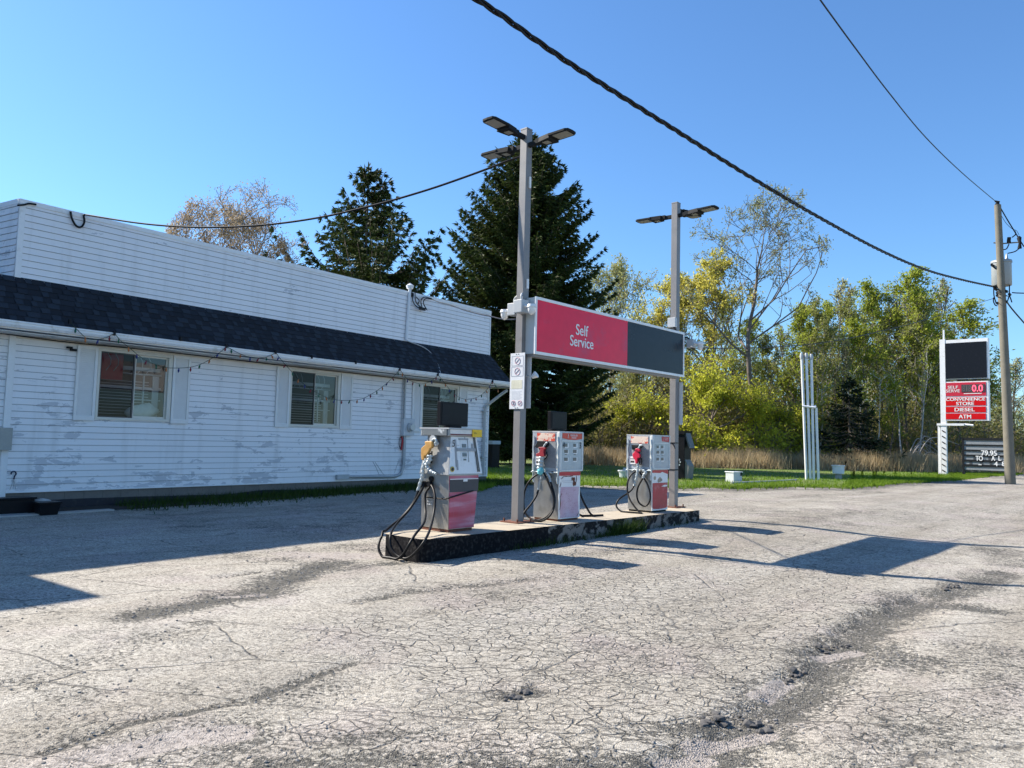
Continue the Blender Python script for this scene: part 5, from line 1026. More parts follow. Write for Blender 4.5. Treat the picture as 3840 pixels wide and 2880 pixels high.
# utility pole
pb = G(d2(2183, 1046), 0.0); pt = atdist(d2(2155, 443), pb)
up_ = thing('utility_pole', 'leaning wooden utility pole with grey transformer right of the pylon sign', 'utility pole', tuple(pb))
def U(q, k=1.0): return atdist(q, pb)*1.0-pb
zu = Z(3540, 650, 300, 905)
b = B(); b.tube([(0, 0, -0.3), (pt-pb)*0.33, (pt-pb)*0.66, pt-pb], [0.25, 0.215, 0.185, 0.16], 16); b.build('pole', WOODP, up_)
Rv = np.array([_R[0], _R[1], 0]); dv = pb/np.linalg.norm(pb); dv[2] = 0
b = B(); c0 = (U(zu(557, 1000))+U(zu(740, 1000)))/2+dv*0.38; c1 = (U(zu(567, 1255))+U(zu(740, 1260)))/2+dv*0.38; rr0 = 0.46
b.tube([c1, c1+(c0-c1)*0.02, c0], [rr0*0.96, rr0, rr0], 20); b.tube([c0, c0+np.array([0, 0, 0.12]), c0+np.array([0, 0, 0.17])], [rr0*1.07, rr0*1.05, rr0*0.3], 20); tf = b.build('transformer', simple('transformer_grey', (0.29, 0.31, 0.31), 0.4, var=0.05), up_)
b = B(); q = U(zu(710, 985))+dv*0.3; b.tube([q, q+np.array([0, 0, 0.1]), q+np.array([0, 0, 0.2]), q+np.array([0, 0, 0.42])], [0.07, 0.1, 0.06, 0.03], 8); b.build('bushing', STEEL2, tf)
b = B(); b.tube([U(zu(560, 785)), U(zu(660, 795)), U(zu(845, 780))], 0.035, 6); b.build('cross_arm', WOODP, up_)
b = B(); b.tube([U(zu(735, 790)), U(zu(733, 760)), U(zu(738, 725))], [0.1, 0.09, 0.09], 8); b.tube([U(zu(855, 850)), U(zu(858, 790)), U(zu(850, 730)), U(zu(848, 710))], [0.1, 0.06, 0.11, 0.04], 8); b.tube([U(zu(600, 395)), U(zu(603, 350)), U(zu(600, 325))], [0.1, 0.12, 0.05], 8); b.tube([U(zu(575, 315)), U(zu(630, 325))], 0.05, 6); b.build('insulator', DARKM, up_)
b = B()
for path in ([(650, 480), (700, 560), (760, 620), (820, 650), (850, 700)], [(630, 375), (720, 530), (800, 660), (905, 830)], [(770, 725), (810, 690), (800, 650)], [(735, 800), (710, 850), (680, 862), (662, 862)], [(850, 850), (800, 885), (720, 905)], [(740, 1260), (738, 1360), (720, 1440), (700, 1450)], [(740, 1380), (755, 1420), (768, 1460)], [(560, 1405), (560, 1450), (580, 1490), (605, 1500)], [(562, 1280), (565, 1380), (590, 1470)], [(540, 1035), (570, 1070), (600, 1090)]):
    b.tube(smooth_path([U(zu(*q)) for q in path]), 0.03 if path[0] != (650, 480) else 0.012, 5)
for q in ((580, 1285), (600, 1355), (600, 1385), (600, 1470), (540, 1040), (700, 1335), (738, 1370), (700, 1455), (580, 1310), (625, 1015), (635, 1190)):
    w = U(zu(*q)); b.tube([w-dv*0.1, w+dv*0.1+Rv*0.05], 0.07, 6)
for zq in (1330, 1350, 1390): b.tube([U(zu(590, zq))-dv*0.05, U(zu(640, zq+25))-dv*0.25], 0.025, 5); b.tube([U(zu(690, zq-10)), U(zu(720, zq))], 0.03, 5)
b.build('pole_hardware', RUBBER, up_)
def wire_line(name, lbl, A_, B_, qs, r, twist=False, mat=None):
    d = B_[:2]-A_[:2]; n = np.array([d[1], -d[0]]); n /= np.linalg.norm(n)
    P = smooth_path([A_]+[plane(q, A_, n) for q in qs]+[B_], 10); b = B()
    if not twist: b.tube(P, r, 6)
    else:
        for ph in range(3):
            s = 0; Q = []
            P2 = []
            for a_, c_ in zip(P[:-1], P[1:]):
                k = max(1, int(np.linalg.norm(c_-a_)/0.12)); P2 += [a_+(c_-a_)*i/k for i in range(k)]
            P2.append(P[-1])
            for i, p_ in enumerate(P2):
                t_ = P2[min(i+1, len(P2)-1)]-P2[max(i-1, 0)]; t_ /= np.linalg.norm(t_); u_ = np.cross(t_, [0, 0, 1.0]); u_ /= np.linalg.norm(u_); w_ = np.cross(t_, u_)
                if i: s += np.linalg.norm(P2[i]-P2[i-1])
                an = s*2*math.pi/1.35+ph*2*math.pi/3; rad = 0.032 if ph else 0.03
                Q.append(p_+rad*(math.cos(an)*u_+math.sin(an)*w_))
            b.tube(Q, r, 6)
    o = b.build(name, mat or RUBBER); tag(o, lbl, 'cable'); return o
Pu = atdist(d2(2149, 620), pb); near = plane(d2(1020, -10), G(d2(1020, 1300), 0), np.array([0, 1.0])); rr1 = ray(d2(1020, -8)); near = np.array([0, 0, EYE])+rr1*(11.5/math.hypot(rr1[0], rr1[1]))
wire_line('overhead_cable', 'thick black twisted service cable sweeping down across the sky to the utility pole', near, Pu, [d2(*q) for q in ((1090, 38), (1165, 92), (1240, 143), (1350, 213), (1465, 285), (1560, 345), (1650, 400), (1770, 470), (1900, 540), (2000, 583), (2080, 605))], 0.023, True)
rr1 = ray(d2(1765, -10)); near = np.array([0, 0, EYE])+rr1*(16.0/math.hypot(rr1[0], rr1[1]))
wire_line('overhead_wire', 'thin dark wire crossing the upper right sky to the pole top', near, atdist(d2(2153, 437), pb), [d2(*q) for q in ((1790, 25), (1850, 107), (1920, 200), (2000, 297), (2080, 375))], 0.018)
A1 = np.append(rpc-IA*(-0.36)+IL*0.1, 3.78); A1 = plane(d2(1492, 752), np.append(rpc+IA*0.4, 0), IA)
wire_line('sagging_cable', 'slack thin cable from the right pole camera to the utility pole', A1, atdist(d2(2145, 645), pb), [d2(*q) for q in ((1600, 752), (1700, 748), (1800, 737), (1900, 716), (1980, 696), (2060, 672), (2110, 656))], 0.013)
wire_line('utility_cable', 'dark cable leaving the utility pole at the right edge below the transformer', atdist(d2(2172, 648), pb), atdist(d2(2240, 735), pb)*1.1, [d2(2190, 672)], 0.04)
wire_line('side_cable', 'short spliced cable at the right edge beside the utility pole', atdist(d2(2186, 632), pb), atdist(d2(2250, 634), pb), [d2(2200, 633)], 0.03)
wA = np.array(world_of(bl(zl(705, 232), 0.07))); wB = np.append(lpc+IL*(-0.08)*0+IA*(-0.08), 6.66)
wire_line('roof_cable', 'dark cable from the parapet to the top of the left light pole', wA, wB, [d2(*q) for q in ((300, 482), (400, 490), (500, 490), (600, 483), (700, 468), (780, 450), (850, 432), (930, 408), (1000, 384), (1060, 362), (1095, 348))], 0.02)
wA = np.array(world_of(bl(zb_(1370, 158), 0.14))); wB = np.append(lpc-IA*0.09, 3.72)
wire_line('mast_cable', 'black cable from the service mast past the parapet end to the left pole', wA, wB, [zb_(*q) for q in ((1430, 185), (1530, 210), (1640, 250), (1760, 282), (1850, 300), (1960, 325))], 0.014)

# pylon sign
zp = Z(3340, 1150, 500, 1185)
pyb = G(d2(2037, 1026), 0.0); pyr = math.atan2(IA[1], IA[0])        # local x along IA, y away from camera
py = thing('pylon_sign', 'tall white framed pylon sign with black panel over red convenience store panels', 'sign', (pyb[0], pyb[1], 0), pyr)
IB = np.array([-IA[1], IA[0]])
def PY(q, y=0.0):
    w = plane(q, np.append(pyb[:2]+IB*y, 0), IB); dd = w[:2]-pyb[:2]; return np.array([dd@IA, y, w[2]])
def pbox(b, x0, y0, x1, y1, ya, yb, f=PY, zz=None, mi=0):
    zf_ = zz or zp; a = f(zf_(x0, y1), ya); c = f(zf_(x1, y0), ya); b.box(a[0], c[0], ya, yb, a[2], c[2], mi)
b = B(); pbox(b, 452, 290, 481, 1500, -0.12, 0.16); b.build('column', WHITE, py)
b = B(); pbox(b, 424, 1055, 440, 1490, -0.05, 0.05); b.build('conduit', WHITE, py)
b = B(); pbox(b, 463, 205, 476, 292, -0.05, 0.05); b.build('mast', WHITE, py)
b = B()
for k in range(8): a = PY(zp(456, 1100+k*50), -0.14); c_ = PY(zp(486, 1118+k*50), -0.14); b.tube([a, c_], 0.035, 5)
b.build('rung', DARKM, py)
b = B(); pbox(b, 410, 1038, 650, 1056, -0.16, 0.2); a = PY(zp(650, 1047), -0.05); c_ = PY(zp(735, 1055), -0.05); b.tube([a, c_], 0.08, 6); b.build('cross_beam', WHITE, py)
b = B(); pbox(b, 481, 276, 862, 648, -0.10, 0.45); pbox(b, 481, 658, 866, 1012, -0.10, 0.45); cab = b.build('cabinet', WHITE, py)
b = B(); pbox(b, 482, 648, 850, 658, -0.08, 0.3); b.build('gap_bar', DARKM, cab)
b = B(); pbox(b, 487, 306, 850, 642, -0.125, -0.105); b.build('black_panel', SCREEN, cab)
rp3 = []
for (y0, y1, nm) in ((668, 796, 'self_serve_panel'), (803, 880, 'store_panel'), (887, 940, 'diesel_panel'), (948, 1001, 'atm_panel')):
    b = B(); pbox(b, 490, y0, 846, y1, -0.125, -0.105); rp3.append(b.build(nm, BRRED if y0 > 700 else simple('faded_pylon_red', (0.52, 0.015, 0.04), 0.4), cab))
def ptext(b, s, x0, y0, x1, y1, bold=0.045, y=-0.127, f=PY, zz=None):
    zf_ = zz or zp; a = f(zf_(x0, y1), y); c = f(zf_(x1, y0), y); text_into(b, s, a, (1, 0, 0), (0, 0, 1), w=c[0]-a[0], h=c[2]-a[2], bold=bold, th=0.006)
b = B(); ptext(b, 'SELF', 508, 702, 598, 730); ptext(b, 'SERVE', 493, 734, 614, 763); b.build('lettering', simple('sign_offwhite', (0.75, 0.68, 0.66), 0.5), rp3[0])
b = B(); ptext(b, 'CONVENIENCE', 493, 806, 838, 838, 0.06); ptext(b, 'STORE', 584, 845, 740, 877, 0.06); b.build('lettering', PWHITE, rp3[1])
b = B(); ptext(b, 'DIESEL', 570, 898, 746, 931, 0.06); b.build('lettering', PWHITE, rp3[2])
b = B(); ptext(b, 'ATM', 606, 960, 714, 993, 0.06); b.build('lettering', PWHITE, rp3[3])
b = B(); pbox(b, 628, 688, 834, 760, -0.150, -0.128); dsp2 = b.build('price_display', simple('display_black', (0.06, 0.05, 0.05), 0.4), rp3[0])
b = B(); ptext(b, '0.0', 724, 694, 818, 754, 0.02, -0.152); b.build('lit_digits', simple('red_digits', (0.8, 0.05, 0.08), 0.5, emis=((1.0, 0.08, 0.15), 1.2)), dsp2)
b = B(); ptext(b, '8', 640, 700, 660, 752, 0.0, -0.152); ptext(b, '1', 672, 700, 680, 752, 0.0, -0.152); ptext(b, '8', 692, 700, 714, 752, 0.0, -0.152); b.build('unlit_digits', simple('unlit_segment', (0.13, 0.10, 0.10), 0.5), dsp2)
b = B(); pbox(b, 650, 766, 808, 776, -0.130, -0.1265); b.build('small_print', simple('sign_offwhite', (0.75, 0.68, 0.66), 0.5), rp3[0])
# marquee
mbb = G(d2(2083, 1017), 0.0); mbb = mbb*(57.0/math.hypot(mbb[0], mbb[1]))
mq = thing('marquee_board', 'grey changeable letter board with white letters beside the utility pole', 'sign board', (mbb[0], mbb[1], 0), pyr)
def MQ(q, y=0.0):
    w = plane(q, np.append(mbb[:2]+IB*y, 0), IB); dd = w[:2]-mbb[:2]; return np.array([dd@IA, y, w[2]])
b = B(); pbox(b, 650, 1180, 1075, 1447, 0.0, 0.25, MQ); bd = b.build('board', simple('board_grey', (0.24, 0.26, 0.27), 0.6, var=0.2, scale=1.5), mq)
b = B(); pbox(b, 640, 1170, 1085, 1186, -0.04, 0.3, MQ); pbox(b, 638, 1170, 650, 1486, -0.04, 0.3, MQ); pbox(b, 1075, 1170, 1085, 1490, -0.04, 0.3, MQ); b.build('frame', DARKM, mq)
b = B()
for y_ in (1232, 1280, 1326, 1372, 1415): pbox(b, 651, y_-2, 1074, y_+3, -0.04, -0.001, MQ)
b.build('letter_rail', DARKM, bd)
b = B(); 
for x0, y0, x1, y1 in ((700, 1375, 725, 1412), (795, 1375, 820, 1412), (790, 1332, 812, 1368), (868, 1332, 915, 1368), (735, 1332, 755, 1368), (880, 1375, 905, 1412)): pbox(b, x0, y0, x1, y1, -0.012, -0.002, MQ)
b.build('dark_tile', simple('dark_tile', (0.06, 0.065, 0.07), 0.5), bd)
b = B(); ptext(b, '79.95', 806, 1280, 942, 1322, 0.05, -0.06, MQ); ptext(b, 'TO', 757, 1327, 818, 1368, 0.05, -0.06, MQ); ptext(b, 'A', 897, 1327, 925, 1368, 0.05, -0.06, MQ); ptext(b, 'L', 960, 1329, 978, 1368, 0.05, -0.06, MQ); ptext(b, '4', 922, 1378, 950, 1416, 0.05, -0.06, MQ); ptext(b, '84', 990, 1378, 1048, 1416, 0.05, -0.06, MQ); ptext(b, '-', 780, 1402, 808, 1407, 0.05, -0.06, MQ); b.build('letters', PWHITE, bd)
# vent pipes
zv = Z(2200, 950, 1300, 2212)
vb = G(zv(1440, 1450), 0.0); vp_ = thing('vent_pipes', 'four leaning white vent pipes joined by a bracket on the lawn', 'vent pipes', tuple(vb))
def VP(q): return atdist(zv(*q), vb)-vb
for (a0, a1) in (((1372, 662), (1403, 1450)), ((1402, 662), (1428, 1450)), ((1434, 668), (1450, 1450)), ((1464, 985), (1480, 1452))):
    b = B(); p0_, p1_ = VP(a0), VP(a1); p1_[2] = -0.1; b.tube([p1_, p0_], 0.062, 10); pp_ = b.build('pipe', simple('pipe_white', (0.74, 0.75, 0.75), 0.4, var=0.06), vp_)
    if a0[1] < 900:
        b = B(); b.tube([p0_-np.array([0, 0, 0.1]), p0_+np.array([0, 0, 0.05]), p0_+np.array([0, 0, 0.2])], [0.075, 0.10, 0.06], 10); b.build('vent_cap', GALV, pp_)
b = B(); b.tube([VP((1380, 975))-dv*0.1, VP((1464, 985))-dv*0.1], 0.055, 6); b.tube([VP((1436, 990)), VP((1464, 972))], 0.06, 6); b.build('bracket', WHITE, vp_)
# small things on the lawn
t, P = far_thing('tank_cap', 'round white flanged tank cap on a short stem right of the vent pipes', 'tank cap', d2(1811, 1036))
b = B(); b.cyl((0, 0, -0.02), 0.16, 0.35, 14); b.build('stem', simple('rusty_white', (0.4, 0.38, 0.35), 0.7), t); b = B(); b.cyl((0, 0, 0.28), 0.28, 0.38, 22, r2=0.29); b.build('drum', WHITE, t); b = B(); b.cyl((0, 0, 0.66), 0.33, 0.05, 22); b.build('lid', WHITE, t)
t, P = far_thing('white_box', 'square white metal tank box at the lawn edge left of the vent pipes', 'box', d2(1585, 1043), rot=0.6)
b = B(); b.box(-0.27, 0.27, -0.22, 0.22, -0.02, 0.42, bev=0.015); b.build('body', simple('dirty_white', (0.55, 0.57, 0.58), 0.5, var=0.1), t); b = B(); b.box(-0.30, 0.30, -0.25, 0.25, 0.42, 0.46, bev=0.01); b.build('lid', WHITE, t); b = B(); b.box(0.16, 0.21, -0.26, -0.22, 0.28, 0.44); b.build('latch', DARKM, t)
t, P = far_thing('tank_cap', 'white lidded tank cap like a bucket behind the third pump', 'tank cap', d2(1350, 1034))
b = B(); b.cyl((0, 0, -0.02), 0.24, 0.34, 20, r2=0.29); b.build('drum', simple('pale_white', (0.60, 0.66, 0.66), 0.45), t); b = B(); b.cyl((0, 0, 0.30), 0.33, 0.05, 20); b.build('lid', WHITE, t); b = B(); b.box(-0.08, 0.08, -0.05, 0.05, 0.34, 0.46); b.box(-0.03, 0.03, -0.36, -0.28, 0.12, 0.34); b.build('clasp', GALV, t)
b = B(); a_ = G(d2(1580, 1046), 0.02); c_ = G(d2(1720, 1039), 0.02); dd = (c_-a_); b.tube([a_+np.array([0, 0, 0.05]), (a_+c_)/2+np.array([0, 0, 0.03]), c_+np.array([0, 0, 0.04])], 0.06, 5); tag(b.build('concrete_edging', simple('pale_edging', (0.42, 0.41, 0.38), 0.9)), 'pale concrete edging strip lying in the grass by the white box', 'edging')
# black cabinet beyond the right pole
q0 = G(d2(1467, 1037), 0.0); cb = thing('air_machine', 'tall black cabinet with sloped grey sides standing on the lawn behind the right pole', 'cabinet', (q0[0], q0[1], 0.03), IR)
b = B(); b.box(-0.3, 0.3, -0.42, 0.42, -0.05, 2.02, bev=0.015); b.build('body', BLACKP, cb)
b = B(); b.prism([(-0.36, -0.42, 2.03), (-0.36, -0.46, 2.18), (-0.36, 0.46, 2.18), (-0.36, 0.42, 2.03)], (0.72, 0, 0)); b.build('lid', BLACKP, cb)
b = B(); b.prism([(-0.22, -0.43, 2.1), (-0.22, -0.66, 1.42), (-0.22, -0.60, 1.42), (-0.22, -0.42, 1.9)], (0.44, 0, 0)); b.build('hood', simple('slate_flap', (0.12, 0.125, 0.13), 0.5), cb)
b = B(); b.prism([(-0.25, -0.42, 0.0), (-0.25, -0.55, 0.04), (-0.25, -0.60, 0.62), (-0.25, -0.42, 0.9)], (0.5, 0, 0)); b.build('side_bin', simple('bin_grey', (0.20, 0.19, 0.17), 0.6), cb)
b = B(); 
for zz_, yy_ in ((0.62, -0.18), (0.75, -0.22), (0.85, -0.18), (1.3, -0.1), (1.66, -0.1)): b.box(-0.312, -0.303, yy_-0.03, yy_+0.03, zz_, zz_+(0.08 if zz_ < 1 else 0.012))
b.build('fittings', GALV, cb)
# right of the store: black mesh fence and dark post / bench
FM = simple('black_fence', (0.015, 0.015, 0.016), 0.6)
fb = G(d2(1072, 1004), 0.0); fn = thing('mesh_fence', 'black post and rail fence behind the spruce at the lawn edge', 'fence', (fb[0], fb[1], 0), 0.0)
for k in range(3):
    b = B(); w = G(d2(1072+k*29, 1004), 0.0)-fb; b.tube([w+np.array([0, 0, -0.1]), w+np.array([0, 0, 1.45])], 0.035, 6); b.build('post', FM, fn)
w2 = G(d2(1130, 1004), 0.0)-fb; b = B(); b.tube([(0, 0, 1.4), w2+np.array([0, 0, 1.4])], 0.035, 5); b.tube([(0, 0, 0.1), w2+np.array([0, 0, 0.1])], 0.02, 5); b.build('rail', FM, fn)
bb_ = G(d2(1062, 1012), 0.0); bn = thing('waste_bin', 'dark bin with a pale lid beside the far corner of the store', 'bin', (bb_[0], bb_[1], 0.0), IR)
b = B(); b.box(-0.3, 0.3, -0.3, 0.3, 0, 1.35, bev=0.02); b.build('body', BLACKP, bn); b = B(); b.box(-0.34, 0.34, -0.34, 0.34, 1.35, 1.55, bev=0.02); b.build('lid', GALV, bn)

# ------------------------------------------------------------------ vegetation
rs = np.random.RandomState(11)
def leaf_cards(P, dirs, L, W, jitter=0.3):
    """one folded-looking diamond per point: P (n,3), dirs (n,3) long axis"""
    n = len(P); P = np.asarray(P, float); d = np.asarray(dirs, float); d /= (np.linalg.norm(d, axis=1, keepdims=True)+1e-9)
    r = rs.randn(n, 3); s = np.cross(d, r); s /= (np.linalg.norm(s, axis=1, keepdims=True)+1e-9)
    l = L*(1+jitter*rs.randn(n))[:, None]; w = W*(1+jitter*rs.randn(n))[:, None]
    V = np.stack([P, P+d*l*0.45+s*w*0.5, P+d*l, P+d*l*0.45-s*w*0.5], 1).reshape(-1, 3)
    return V, np.arange(4*n).reshape(-1, 4)
SPR = leaf_mat('spruce_needles', (0.020, 0.033, 0.010), (0.085, 0.115, 0.028), 0.18, 0.45)
SPRD = leaf_mat('dark_spruce_needles', (0.010, 0.020, 0.010), (0.022, 0.036, 0.015), 0.12, 0.5)
def spruce(name, lbl, loc, h, prof, nwh, nbr, mat, tuft=0.42, dens=1.0, droop=0.35, upt=0.5, bare=0.05, grp=None, side=None):
    t = thing(name, lbl, 'tree', loc, 0, grp); b = B(); PP, DD = [], []
    b.tube([(0, 0, -0.2), (0, 0, h*0.5), (0, 0, h*0.97)], [h*0.016, h*0.009, 0.02], 8)
    for i in range(nwh):
        f = (i+rs.rand()*0.6)/nwh; z = h*(bare+(0.985-bare)*f**0.92)
        for j in range(int(nbr*(1-0.35*f))+2):
            az = rs.rand()*6.283; L = prof(z/h)*(0.62+0.5*rs.rand())
            if side is not None: L *= 1+side*math.cos(az)
            if L < 0.12: continue
            n = max(4, int(L/0.22*1.0)); ca, sa = math.cos(az), math.sin(az); pts = []
            for k in range(n+1):
                s = k/n; zz = z-droop*L*s*(1-0.15*s)+upt*L*s*s*s*(0.7+0.5*(z/h)); w = 0.04*L*math.sin(s*5+az); pts.append((ca*L*s-sa*w, sa*L*s+ca*w, zz))
            if L > 0.8: b.tube(pts[::2] if n > 5 else pts, [0.012+0.03*(1-q/len(pts[::2] if n > 5 else pts))*min(1, L/3) for q in range(len(pts[::2] if n > 5 else pts))], 3, cap=False)
            for k in range(1, n+1):
                s = k/n; nt_ = int(dens*(5 if s > 0.3 else 3))
                p = np.array(pts[k])
                for _ in range(nt_):
                    sd = (rs.rand()-0.5)*2; lat = np.array([-sa, ca, 0])*sd; out = np.array([ca, sa, 0])
                    q = p+lat*0.35*min(1, L*0.3)*rs.rand()+np.array([0, 0, -0.12*rs.rand()])
                    PP.append(q); DD.append(out*(0.5+0.4*rs.rand())+lat*0.9+np.array([0, 0, -0.75*rs.rand()+0.12]))
            PP.append(pts[-1]); DD.append(np.array([ca, sa, 0.9]))
    for k in range(10): PP.append(np.array([0, 0, h*(0.95+0.005*k)])); DD.append(np.array([rs.randn()*0.3, rs.randn()*0.3, 1]))
    b.build('trunk', BARK, t)
    PP = np.array(PP); DD = np.array(DD); V1, F1 = leaf_cards(PP, DD, tuft, tuft*0.26)
    V2, F2 = leaf_cards(PP, DD+rs.randn(*DD.shape)*0.35+np.array([0, 0, -0.3]), tuft*0.8, tuft*0.28)
    npmesh('crown', np.vstack([V1, V2]), np.vstack([F1, F2+len(V1)]), mat, t); return t
def grow(h_trunk, levels, spread, kids_n, len0, ratio, r0, up=0.25, seed=0, split0=4, wig=0.18, gnarl=1.0):
    R_ = random.Random(seed); segs = []; tips = []
    def br(p, d, L, r, lv):
        n = 3 if lv < levels-1 else 2; pts = [p]; q = p
        for k in range(n):
            d = d+Vector((R_.gauss(0, wig), R_.gauss(0, wig), R_.gauss(0, wig)+up*0.3)); d.normalize(); q = q+d*(L/n); pts.append(q)
        r1 = r*0.62; segs.append((pts, r, r1, lv))
        if lv >= levels-1:
            tips.append((pts, d.copy())); return
        if lv >= levels-2: tips.append((pts[1:], d.copy()))
        for c in range(kids_n if lv else split0):
            ax = Vector((R_.gauss(0, 1), R_.gauss(0, 1), R_.gauss(0, 1))).cross(d)
            if ax.length < 1e-3: continue
            ax.normalize(); nd = d.copy(); nd.rotate(Matrix.Rotation(R_.uniform(0.5, 1.25)*spread, 3, ax)); nd = (nd+Vector((0, 0, up))).normalized()
            s = R_.choice([0.45, 0.7, 1.0, 1.0]) if lv else R_.choice([0.5, 0.7, 0.85, 1.0, 1.0]); i = min(n, max(1, int(round(s*n))))
            br(pts[i], nd, L*ratio*R_.uniform(0.75, 1.2), r1*R_.uniform(0.6, 0.9), lv+1)
    d0 = Vector((R_.gauss(0, 0.03), R_.gauss(0, 0.03), 1)); p0 = Vector((0, 0, -0.2)); base = p0+d0*h_trunk
    segs.append(([p0, p0+d0*h_trunk*0.5, base], r0, r0*0.8, -1)); br(base, d0.normalized(), len0, r0*0.8, 0); return segs, tips
def grow2(H, base, nb, ang, blen, levels, kids_n, ratio, r0, prof, seed=0, wig=0.10, up=0.3, rise=0.5):
    """a leading stem with side limbs all the way up"""
    R_ = random.Random(seed); segs = []; tips = []; n = 14; pts = [Vector((0, 0, -0.2))]; d = Vector((R_.gauss(0, 0.04), R_.gauss(0, 0.04), 1))
    for k in range(n): d = (d+Vector((R_.gauss(0, wig*0.5), R_.gauss(0, wig*0.5), 0.35))).normalized(); pts.append(pts[-1]+d*((H+0.2)/n))
    for k in range(n): segs.append(([pts[k], pts[k+1]], r0*(1-k/(n+1.0)), r0*(1-(k+1)/(n+1.0)), 0))
    def br(p, d, L, r, lv):
        m = 3; q = p; P = [p]
        for k in range(m): d = (d+Vector((R_.gauss(0, wig), R_.gauss(0, wig), R_.gauss(0, wig)+up*0.35))).normalized(); q = q+d*(L/m); P.append(q)
        segs.append((P, r, r*0.5, lv))
        if lv >= levels-1: tips.append((P, d.copy())); return
        if lv >= levels-2: tips.append((P[2:], d.copy())) 
        for c in range(kids_n):
            ax = Vector((R_.gauss(0, 1), R_.gauss(0, 1), R_.gauss(0, 1))).cross(d)
            if ax.length < 1e-3: continue
            nd = d.copy(); nd.rotate(Matrix.Rotation(R_.uniform(0.35, 0.85), 3, ax.normalized())); br(P[R_.choice([1, 2, 3, 3])], nd, L*ratio*R_.uniform(0.7, 1.2), r*0.55, lv+1)
    for j in range(nb):
        f = base+(1-base)*(j+R_.random())/nb; k = min(n-1, int(f*n)); p = pts[k].lerp(pts[k+1], f*n-k); az = R_.uniform(0, 6.283); an = ang*R_.uniform(0.75, 1.25)
        L = blen*prof(f)*R_.uniform(0.75, 1.1)
        br(p, Vector((math.cos(az)*math.sin(an), math.sin(az)*math.sin(an), math.cos(an))), L, max(0.02, r0*(1-f)*0.55), 1)
    tips.append((pts[-3:], d.copy())); return segs, tips
def fit(segs, tips, width, height, pc=97):
    A = np.array([p[:] for s in segs for p in s[0]]); zmax = np.percentile(A[:, 2], 99.5) if pc < 96 else A[:, 2].max(); wx = np.percentile(np.hypot(A[:, 0]-A[:, 0].mean(), A[:, 1]-A[:, 1].mean()), pc)*2
    return width/wx, height/zmax
def decid(name, lbl, loc, width, height, gp, leaf, per_tip, lsize, barkm, rscale=1.0, grp=None, cat='tree', hang=0.0, sprd=0.35, minr=0.012, dome=None, lw=0.55, keep=1.0):
    segs, tips = (grow2 if 'nb' in gp else grow)(**gp); sx, sz = fit(segs, tips, width, height, (dome[2] if len(dome) > 2 else 82) if dome else 97)
    def T(p):
        q = np.array([p[0]*sx, p[1]*sx, p[2]*sz])
        if dome and q[2] > height*(dome[0]-dome[1]):     # keep the crown inside its natural rounded outline
            c_ = np.array([0, 0, height*dome[0]]); e = (q-c_)/np.array([width/2, width/2, height*dome[1]]); r = float(np.linalg.norm(e))
            if r > 0.75: q = c_+(q-c_)*((0.75+0.25*math.tanh((r-0.75)/0.35))/r)
        return q
    t = thing(name, lbl, cat, loc, 0, grp); b = B()
    for pts, r, r1, lv in segs:
        P = [T(p) for p in pts]; n = len(P); b.tube(P, [max(minr, (r+(r1-r)*k/(n-1))*rscale) for k in range(n)], 8 if lv < 1 else (5 if lv < 3 else 3), cap=False)
    b.build('trunk', barkm, t)
    PP, DD = [], []
    for pts, d in tips:
        P = [T(p) for p in pts]
        for a, c in zip(P[:-1], P[1:]):
            for _ in range(per_tip):
                if rs.rand() > keep: continue
                s = rs.rand(); PP.append(a+(c-a)*s+rs.randn(3)*sprd*0.5+np.array([0, 0, -hang*rs.rand()])); dd = (c-a)/(np.linalg.norm(c-a)+1e-6); DD.append(dd*0.4+rs.randn(3)*0.6+np.array([0, 0, -hang*1.2]))
    V, F = leaf_cards(PP, DD, lsize, lsize*lw); npmesh('crown', V, F, leaf, t); return t
def spot(px, dist):                                      # ground spot that far away in the direction of a photo column
    if px > 1230: dist = dist*float(np.interp(px, [1230, 1500, 1750, 2000, 2212], [0.90, 0.97, 1.08, 1.20, 1.30]))   # the wood's edge runs back to the right
    d = ray(d2(px, 985)); k = dist/math.hypot(d[0], d[1]); return (d[0]*k, d[1]*k, 0.0)
def hgt(px, py, dist): return float(atdist(d2(px, py), spot(px, dist))[2])
def wid(p, dist): return p/1662*dist
def interp(tab): xs_, ys_ = zip(*tab); return lambda f: float(np.interp(f, xs_, ys_))

# the two big spruces behind the store
H3 = hgt(1118, 283, 50)
spruce('spruce_tree', 'huge dark dense spruce directly behind the left light pole', spot(1125, 50), H3, interp([(0, 2.5), (0.10, 4.6), (0.25, 6.2), (0.4, 5.8), (0.55, 5.2), (0.7, 4.3), (0.85, 2.9), (0.95, 1.1), (1, 0.15)]), 78, 12, SPR, 0.30, 2.8, 0.42, 0.45)
H2 = hgt(783, 352, 45)
spruce('spruce_tree', 'smaller open spruce with sweeping tiers rising behind the store parapet', spot(773, 45), H2, interp([(0, 4.2), (0.4, 5.2), (0.60, 4.9), (0.70, 2.7), (0.76, 2.1), (0.9, 1.2), (0.97, 0.4), (1, 0.08)]), 42, 7, SPR, 0.28, 3.4, 0.30, 0.75)
spruce('spruce_tree', 'small dark spruce with drooping boughs at the wood edge right of the vent pipes', spot(1835, 57), hgt(1835, 815, 57), interp([(0, 3.2), (0.25, 3.2), (0.5, 2.1), (0.75, 1.2), (1, 0.1)]), 22, 5, SPRD, 0.36, 0.9, 0.35, 0.3, grp=None)
